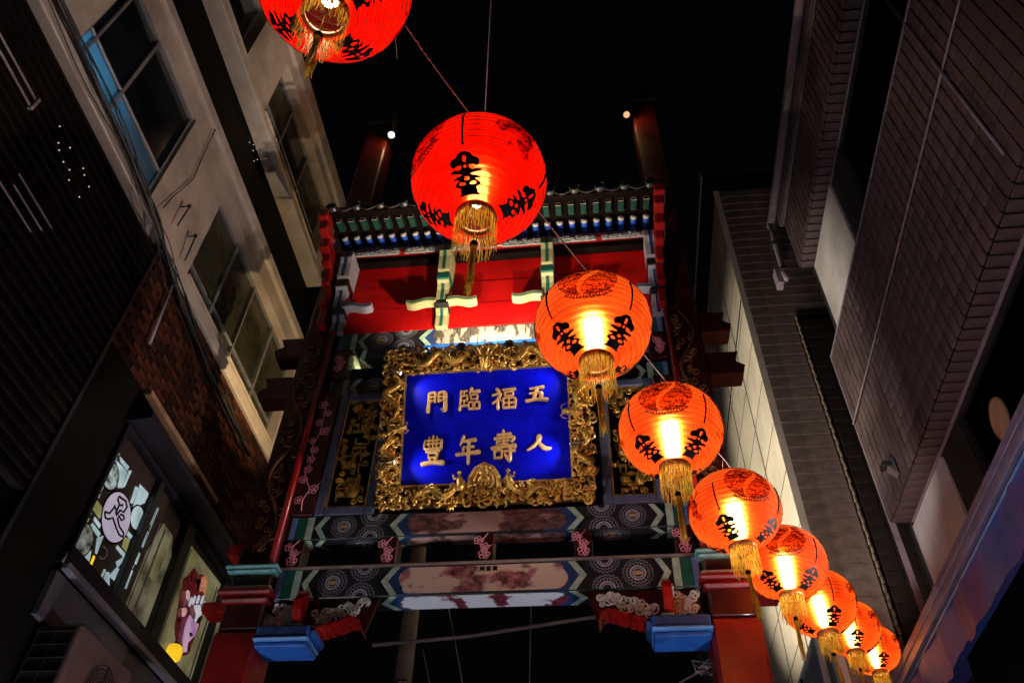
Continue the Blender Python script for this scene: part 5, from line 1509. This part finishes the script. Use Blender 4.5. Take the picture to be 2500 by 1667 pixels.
mb = MB(); mb.tube([(0, -6, 0), (0, 3.55, 0)], .07, 10); mb.build('gutter', M_PINKTRIM, gt)
mb = MB(); mb.tube([(-.02, 3.45, -.02), (-.03, 3.52, -.4), (-.03, 3.56, -1.2), (-.02, 3.54, -1.38)], .04, 10); mb.build('downpipe', M_PINKTRIM, gt)
for zz in (-.5, -1.15): MB().box((-.09, 3.47, zz - .03), (.03, 3.62, zz + .03), .008).build('pipe_clamp', M_METAL, gt)
MB().box((-.14, 3.60, -1.35), (-.04, 3.78, -1.0), .01).build('pipe_box', M_PINKTRIM, gt)
tag(MB().tube([(RX - .035, 1.0, 8.56), (RX - .035, 3.1, 8.515), (RX - .035, 5.5, 8.455), (RX - .035, YE - .01, 8.40)], .011, 6).build('facade_cable', M_PINKPIPE), 'pale cable stretched along the brown tiles', 'cable')
tag(MB().tube([(RX - .06, 3.63, 9.45), (RX - .06, 3.64, 8.4), (RX - .06, 3.63, 7.11)], .012, 6).build('upright_conduit', M_PINKTRIM), 'thin mauve conduit crossing the pale cable on the tiles', 'conduit')
bxs = empty('wall_lamp', (RX - .03, 7.55, 7.05), 'small white bracket lamp on the lower corner of the tiles', 'lamp')
mb = MB(); mb.prism([(0, 0), (-.12, -.03), (-.10, -.09), (0, -.22)], lambda a, b: (a, -.05, b + .25), lambda a, b: (a, .05, b + .25)); mb.build('bracket', mat('lamp_white', (.10, .09, .10), .5), bxs)
mb = MB(); mb.box((-.14, -.06, .14), (-.04, .06, .20), .01); mb.build('head', M_METAL, bxs)
ov = empty('oval_sticker', (RX + .24, 5.80, 6.36), 'plain cream oval sticker on the lower dark window', 'sticker')
mb = MB(); mb.prism([(.17 * math.cos(a), .21 * math.sin(a)) for a in [2 * PI * k / 30 for k in range(30)]], lambda a, b: (.0, a, b), lambda a, b: (-.004, a, b)); mb.build('rim', mat('sticker_rim', (.20, .13, .06), .6), ov)
mb = MB(); mb.prism([(.15 * math.cos(a), .19 * math.sin(a)) for a in [2 * PI * k / 30 for k in range(30)]], lambda a, b: (-.004, a, b), lambda a, b: (-.007, a, b)); mb.build('face', mat('sticker_cream', (.42, .33, .24), .6), ov)

# awning over the shop at the lower right
aw = empty('shop_awning', (3.02, 6.5, 5.1), 'fabric awning with violet blue light in its colour, a scalloped edge and mauve front rail', 'awning')
k_ = 3.02 / 3.2
def az(z): return 1.6 + (z - 1.6) * k_
M_RAIL = mat('cool_metal_rail', (.13, .135, .24), .45, .1, var=.25)
M_FABRIC = mat('neon_tinted_fabric', (.012, .055, .22), .7, var=.35, scale=.9, col2=(.075, .035, .19), bump=.2, bscale=8)  # blue and magenta light on the awning is put into both fabric tones
for k in range(4):
    z1 = az(5.885) - k * .052; mb = MB(); mb.box((3.0 - .012 * (k % 2), 2.0, z1 - .048), (3.09, 9.2, z1), .006)
    mb.v = [(x - 3.02, y - 6.5, z - 5.1) for x, y, z in mb.v]; mb.build('front_rail', M_RAIL, aw)
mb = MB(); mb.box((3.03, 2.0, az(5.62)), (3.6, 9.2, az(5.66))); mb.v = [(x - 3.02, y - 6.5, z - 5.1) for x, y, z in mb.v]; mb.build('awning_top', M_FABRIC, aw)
mb = MB(); vs = []; fs = []; n = 150
for i in range(n + 1):
    y = 2.0 + 7.2 * i / n
    xw = 3.035 + .012 * math.sin(y * 9) + .006 * math.sin(y * 23)
    ph = (y * 1.25) % 1.0
    drop = .05 * abs(math.sin(PI * ph)) ** .6 - .03 * (ph > .9)
    vs += [(xw - 3.02, y - 6.5, az(5.635) - 5.1), (xw + .01 * math.sin(y * 9) - 3.02, y - 6.5, az(5.42) - 5.1), (xw + .016 * math.sin(y * 9 + 1) - 3.02, y - 6.5, az(5.24) - drop - 5.1)]
for i in range(n):
    for k in range(2): fs.append((3 * i + k, 3 * i + k + 1, 3 * i + 4 + k, 3 * i + 3 + k))
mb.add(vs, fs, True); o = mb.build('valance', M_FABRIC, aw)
mb = MB(); mb.tube([(3.026 - 3.02, -4.5, az(5.63) - 5.1), (3.026 - 3.02, 2.7, az(5.63) - 5.1)], .012, 8); mb.build('piping', mat('blue_piping', (.08, .20, .45), .5), aw)

# ================================================================== right: clapboard building beyond the gate
M_BOARD = mat('brown_clapboard', (.22, .17, .15), .65, var=.6, scale=2.2, bump=.25, bscale=30)
M_PLASTER = mat('cream_plaster', (.62, .57, .49), .7, var=.18, scale=1.2, bump=.08)
cb = empty('clapboard_building', (2.55, 9.3, 0), 'tall building with cream street wall and brown boarded end beyond the gate', 'building')
def cbp(name, mb, m, parent=None):
    mb.v = [(x - 2.55, y - 9.3, z) for x, y, z in mb.v]
    return mb.build(name, m, parent or cb)
mb = MB(); mb.box((2.55, 9.32, 0), (8, 24, 15.25)); cbp('street_wall', mb, M_PLASTER)
for k in range(13):
    mb = MB(); mb.box((2.543, 9.33, 4.4 + k * .85), (2.552, 24, 4.412 + k * .85)); cbp('wall_joint', mb, M_BOARD)
for k in range(10):
    mb = MB(); mb.box((2.535, 10.6 + k * 1.35, 0), (2.552, 10.612 + k * 1.35, 15.2)); cbp('wall_joint', mb, mat('joint_grey', (.2, .18, .15), .8))
mb = MB(); mb.box((2.535, 9.30, 12.2), (2.552, 24, 12.22)); cbp('wall_joint', mb, M_DARKBAND)
bm = MB(); bm.prism([(.0, 0), (-.022, .006), (-.010, .221), (0, .221)], lambda a, b: (.012, a, b), lambda a, b: (2.4, a, b)); ME_BD = bm.mesh('clapboard', M_BOARD)
for k in range(50):
    o = obj('clapboard', ME_BD, cb); o.location = (0, .018, 3.96 + k * .225)
mb = MB(); mb.box((2.30, 9.05, 15.20), (8, 24, 15.34)); mb.box((2.30, 9.05, 15.34), (2.36, 24, 15.46)); e = cbp('eave', mb, M_DARKBAND)
mb = MB(); mb.box((2.275, 9.02, 15.30), (2.30, 24, 15.48)); cbp('eave_gutter', mb, M_PINKTRIM, e)
mb = MB(); mb.box((2.50, 9.285, 0), (2.60, 9.30, 15.2)); cbp('corner_board', mb, M_PLASTER)
sg = empty('tall_signboard', (2.42, 9.55, 4.6), 'white tall signboard hung on the street wall beyond the gate', 'sign')
mb = MB(); mb.box((-.04, 0, 0), (.04, 1.6, 1.75), .01); mb.build('board', mat('sign_white', (.22, .23, .28), .5), sg)
mb = MB(); mb.tube([(-.045, 1.1 + .06 * math.sin(k * .9), .1 + k * .12) for k in range(14)], .02, 6); mb.tube([(-.045, .95 + .05 * math.sin(k * .7 + 2), .1 + k * .12) for k in range(13)], .014, 6); mb.build('ink_strokes', M_BLACK, sg)

db = empty('dark_annex', (3.22, 9.15, 0), 'dark tiled annex in the gap between the two right hand buildings', 'building')
mb = MB(); mb.box((0, .0, 0), (3, .12, 11.4)); mb.build('wall', M_JOINT, db)
mb = MB(); mb.box((-.10, -.010, -.10), (.10, .010, .10), .006); ME_DT = mb.mesh('dark_tile', mat('dark_wall_tile', (.030, .022, .020), .5, var=.4))
for i in range(6):
    for j in range(31):
        o = obj('dark_tile', ME_DT, db); o.location = (.16 + i * .21, -.004, 4.9 + j * .21)
bq = MB(); bq.box((-.014, -.02, -.045), (.014, .02, .045), .005); ME_Q = bq.mesh('quoin', mat('pale_quoin', (.15, .11, .08), .6, var=.5))
for j in range(62):
    o = obj('quoin', ME_Q, db); o.location = (.004 if j % 2 else -.004, -.01, 5.0 + j * .104)

# ================================================================== things seen faintly beyond the gate
up = empty('utility_pole', (-2.42, 9.3, 0), 'weathered utility pole seen under the gate beam', 'pole')
mb = MB(); mb.tube([(0, 0, 0), (0, 0, 3), (0, 0, 8.6)], [.13, .12, .095], 12); mb.build('shaft', mat('pole_concrete', (.20, .16, .13), .8, bump=.3), up)
mb = MB(); mb.tube([(0, 0, 5.7), (0, 0, 5.74)], .118, 12); mb.build('band', M_METAL, up)
M_FARWIRE = mat('grey_wire', (.30, .26, .28), .6)
for pts, r, lab in (([(-2.75, 9.0, 6.06), (-1.6, 9.0, 6.14), (-.2, 9.0, 6.33), (.6, 9.0, 6.42)], .022, 'pale overhead pipe crossing under the gate'),
                    ([(-2.2, 9.2, 6.1), (-1.9, 8.9, 5.2)], .007, 'thin wire slanting beside the utility pole'), ([(-2.0, 9.5, 6.8), (-1.55, 8.9, 5.2)], .006, 'thin wire slanting down under the middle of the gate'), ([(-.95, 9.5, 6.9), (-.9, 8.9, 5.0)], .006, 'thin wire hanging under the right half of the gate')):
    tag(MB().tube(pts, r, 6).build('overhead_wire', M_FARWIRE), lab, 'wire', 'wires beyond the gate')
cbx = empty('cable_knot', (.70, 6.35, 4.50), 'tangle of pale cables tied to the right pillar below the gate', 'cable')
rk = random.Random(9)
for k in range(4): MB().tube([(rk.uniform(-.09, .09), rk.uniform(-.04, .04), rk.uniform(-.07, .07)) for q in range(7)], .006, 5).build('loop', mat('pale_cable', (.42, .42, .44), .5), cbx)
MB().tube([(0, 0, -.02), (-.35, .3, -.08), (-.9, .9, -.2)], .008, 5).build('tail', M_FARWIRE, cbx)

# ================================================================== wires of the lantern string
tops = [(-1.6, -.2, 5.55)] + [(a[0][0], a[0][1], a[0][2] + .425 * a[5]) for a in LANTERNS] + [(2.95, 9.02, 6.3)]
pts = []
for i in range(len(tops) - 1):
    a, b = Vector(tops[i]), Vector(tops[i + 1])
    for q in range(6):
        t = q / 6; p = a.lerp(b, t); p.z += .05 * math.sin(PI * t) * -1 + .0; pts.append(p)
pts.append(Vector(tops[-1]))
tag(MB().tube(pts, .004, 6).build('lantern_cable', M_FARWIRE), 'thin cable that carries the row of lanterns', 'cable')
for a, b, lab in (((-.45, 1.98, 5.16), (-.30, .6, 9.0), 'thin guy wire rising from the second lantern'), ((-2.1, 4.2, 11.0), (-1.6, 2.2, 9.6), 'faint wire in the night sky above the gate roof')):
    tag(MB().tube([a, b], .0032, 5).build('guy_wire', M_PINKPIPE), lab, 'wire', 'wires in the sky')

# ================================================================== lamps
M_LENS = bulb_mat('flood_lens', 9, (1, .86, .66))


def floodlight(loc, aim, power, label, col=(1, .80, .56), angle=110, r=.05, size=.07):
    t = empty('floodlight', loc, label, 'floodlight')
    d = (Vector(aim) - Vector(loc)).normalized(); q = d.to_track_quat('-Z', 'Y').to_matrix().to_4x4()
    mb = MB(); mb.box((-size, -size * .7, .0), (size, size * .7, .06), .012)
    for k in range(5): mb.box((-size * .9, -size * .6 + k * size * .28, .06), (size * .9, -size * .55 + k * size * .28, .085))
    mb.xform(q); mb.build('housing', M_METAL, t)
    mb = MB(); mb.box((-size * .85, -size * .55, -.003), (size * .85, size * .55, -.0005)); mb.xform(q); mb.build('lens', M_LENS, t)
    mb = MB(); mb.tube([q @ Vector((-size - .008, 0, .03)), q @ Vector((-size - .008, 0, .13)), q @ Vector((size + .008, 0, .13)), q @ Vector((size + .008, 0, .03))], .007, 6); mb.build('yoke', M_METAL, t)
    lamp('flood_lamp', 'SPOT', d * .02, power, col, r, d, angle, .5, t)
    return t


floodlight((-1.24, 5.42, 7.30), (-1.34, 6.0, 9.3), 170, 'small floodlight hidden in the carving on top of the plaque, left one', angle=104, size=.035, r=.012)
floodlight((-.78, 5.42, 7.30), (-.68, 6.0, 9.3), 170, 'small floodlight hidden in the carving on top of the plaque, right one', angle=104, size=.035, r=.012)
floodlight((-2.45, 6.45, 6.90), (-4.0, 6.7, 8.9), 150, 'floodlight on the back of the left pillar shining on the pale wall', (1, .74, .40), 86, r=.02)
floodlight((-2.22, 9.55, 7.0), (2.55, 10.1, 9.0), 1700, 'floodlight added at the utility pole to light the cream wall', (1, .86, .62), 66, r=.03)  # added lamp, set past the end wall so only the cream wall brightens
floodlight((2.9, 5.12, 4.0), (-4.0, 4.4, 9.3), 600, 'added unseen floodlight under the awning that brightens the pale facade', (1, .84, .74), 62, size=.12)  # added out-of-view lamp in place of the street glow on the upper facade
floodlight((1.28, 6.45, 5.6), (3.0, 9.3, 9.0), 200, 'floodlight added beside the right pillar to brighten the boarded end wall', (1, .86, .74), 80)  # added lamp, lifts the end boards out of the dark
floodlight((-3.8, .8, 4.4), (3.2, 6.6, 8.0), 330, 'added unseen floodlight at the dark slats that brightens the brown tiles', (1, .82, .82), 48, size=.12)  # added out-of-view lamp, brightens the tiles and grey panels


def roof_spot(loc, label, st, col):
    t = empty('roof_spotlight', loc, label, 'spotlight', 'spotlights on the pillar tops')
    d = (Vector((0, 0, 1.6)) - Vector(loc)).normalized(); d = (d + Vector((0, .1, -.25))).normalized(); L = .16
    mb = MB(); mb.tube([-d * L, -d * L * .9, d * 0], [.03, .05, .055], 14); mb.build('can', M_DARKRED, t)
    mb = MB(); mb.ball((0, 0, 0), .045, 14, 8); mb.build('bulb', bulb_mat('roof_spot_glow', st, col), t)
    mb = MB(); mb.tube([-d * .1, -d * .1 + Vector((-.14 if loc[0] < -1 else .14, .1, -.02))], .012, 6); mb.build('arm', M_DARKRED, t)
    lamp('roof_lamp', 'POINT', d * .06, 12, (1, .5, .22), .03, parent=t)


roof_spot((-2.68, 5.84, 12.18), 'bright round lamp on the left pillar above the roof', 9, (1, .92, .74))
roof_spot((.68, 5.84, 12.18), 'red hooded lamp on the right pillar above the roof', 1.2, (1, .45, .25))


def fill_globe_lamp(loc, power, label, h=3.4, col=(1, .84, .72)):  # added out-of-view lamps that brighten beam undersides and brackets
    t = empty('fill_globe_lamp', loc, label, 'fill lamp', 'added fill lamps along the kerb')
    mb = MB(); mb.lathe([(.11, 0), (.11, .25), (.06, .3), (.05, h - .2), (.07, h - .12), (.12, h - .08)], 14); mb.build('post', M_METAL, t)
    mb = MB(); mb.ball((0, 0, h + .12), .17, 20, 14); mb.build('globe', bulb_mat('globe_glow', power / (4 * PI * .17 ** 2 * PI), col), t)
    mb = MB(); mb.lathe([(.09, h + .27), (.10, h + .28), (.03, h + .34), (.001, h + .38)], 14); mb.build('cap', M_METAL, t)
    return t


fill_globe_lamp((-3.45, 4.7, 0), 170, 'added unseen globe lamp on the left that lights the gate from below', 2.0, (.95, .92, 1))
fill_globe_lamp((1.6, 4.7, 0), 180, 'added unseen globe lamp on the right that lights the gate from below', 2.0, (.88, .92, 1))
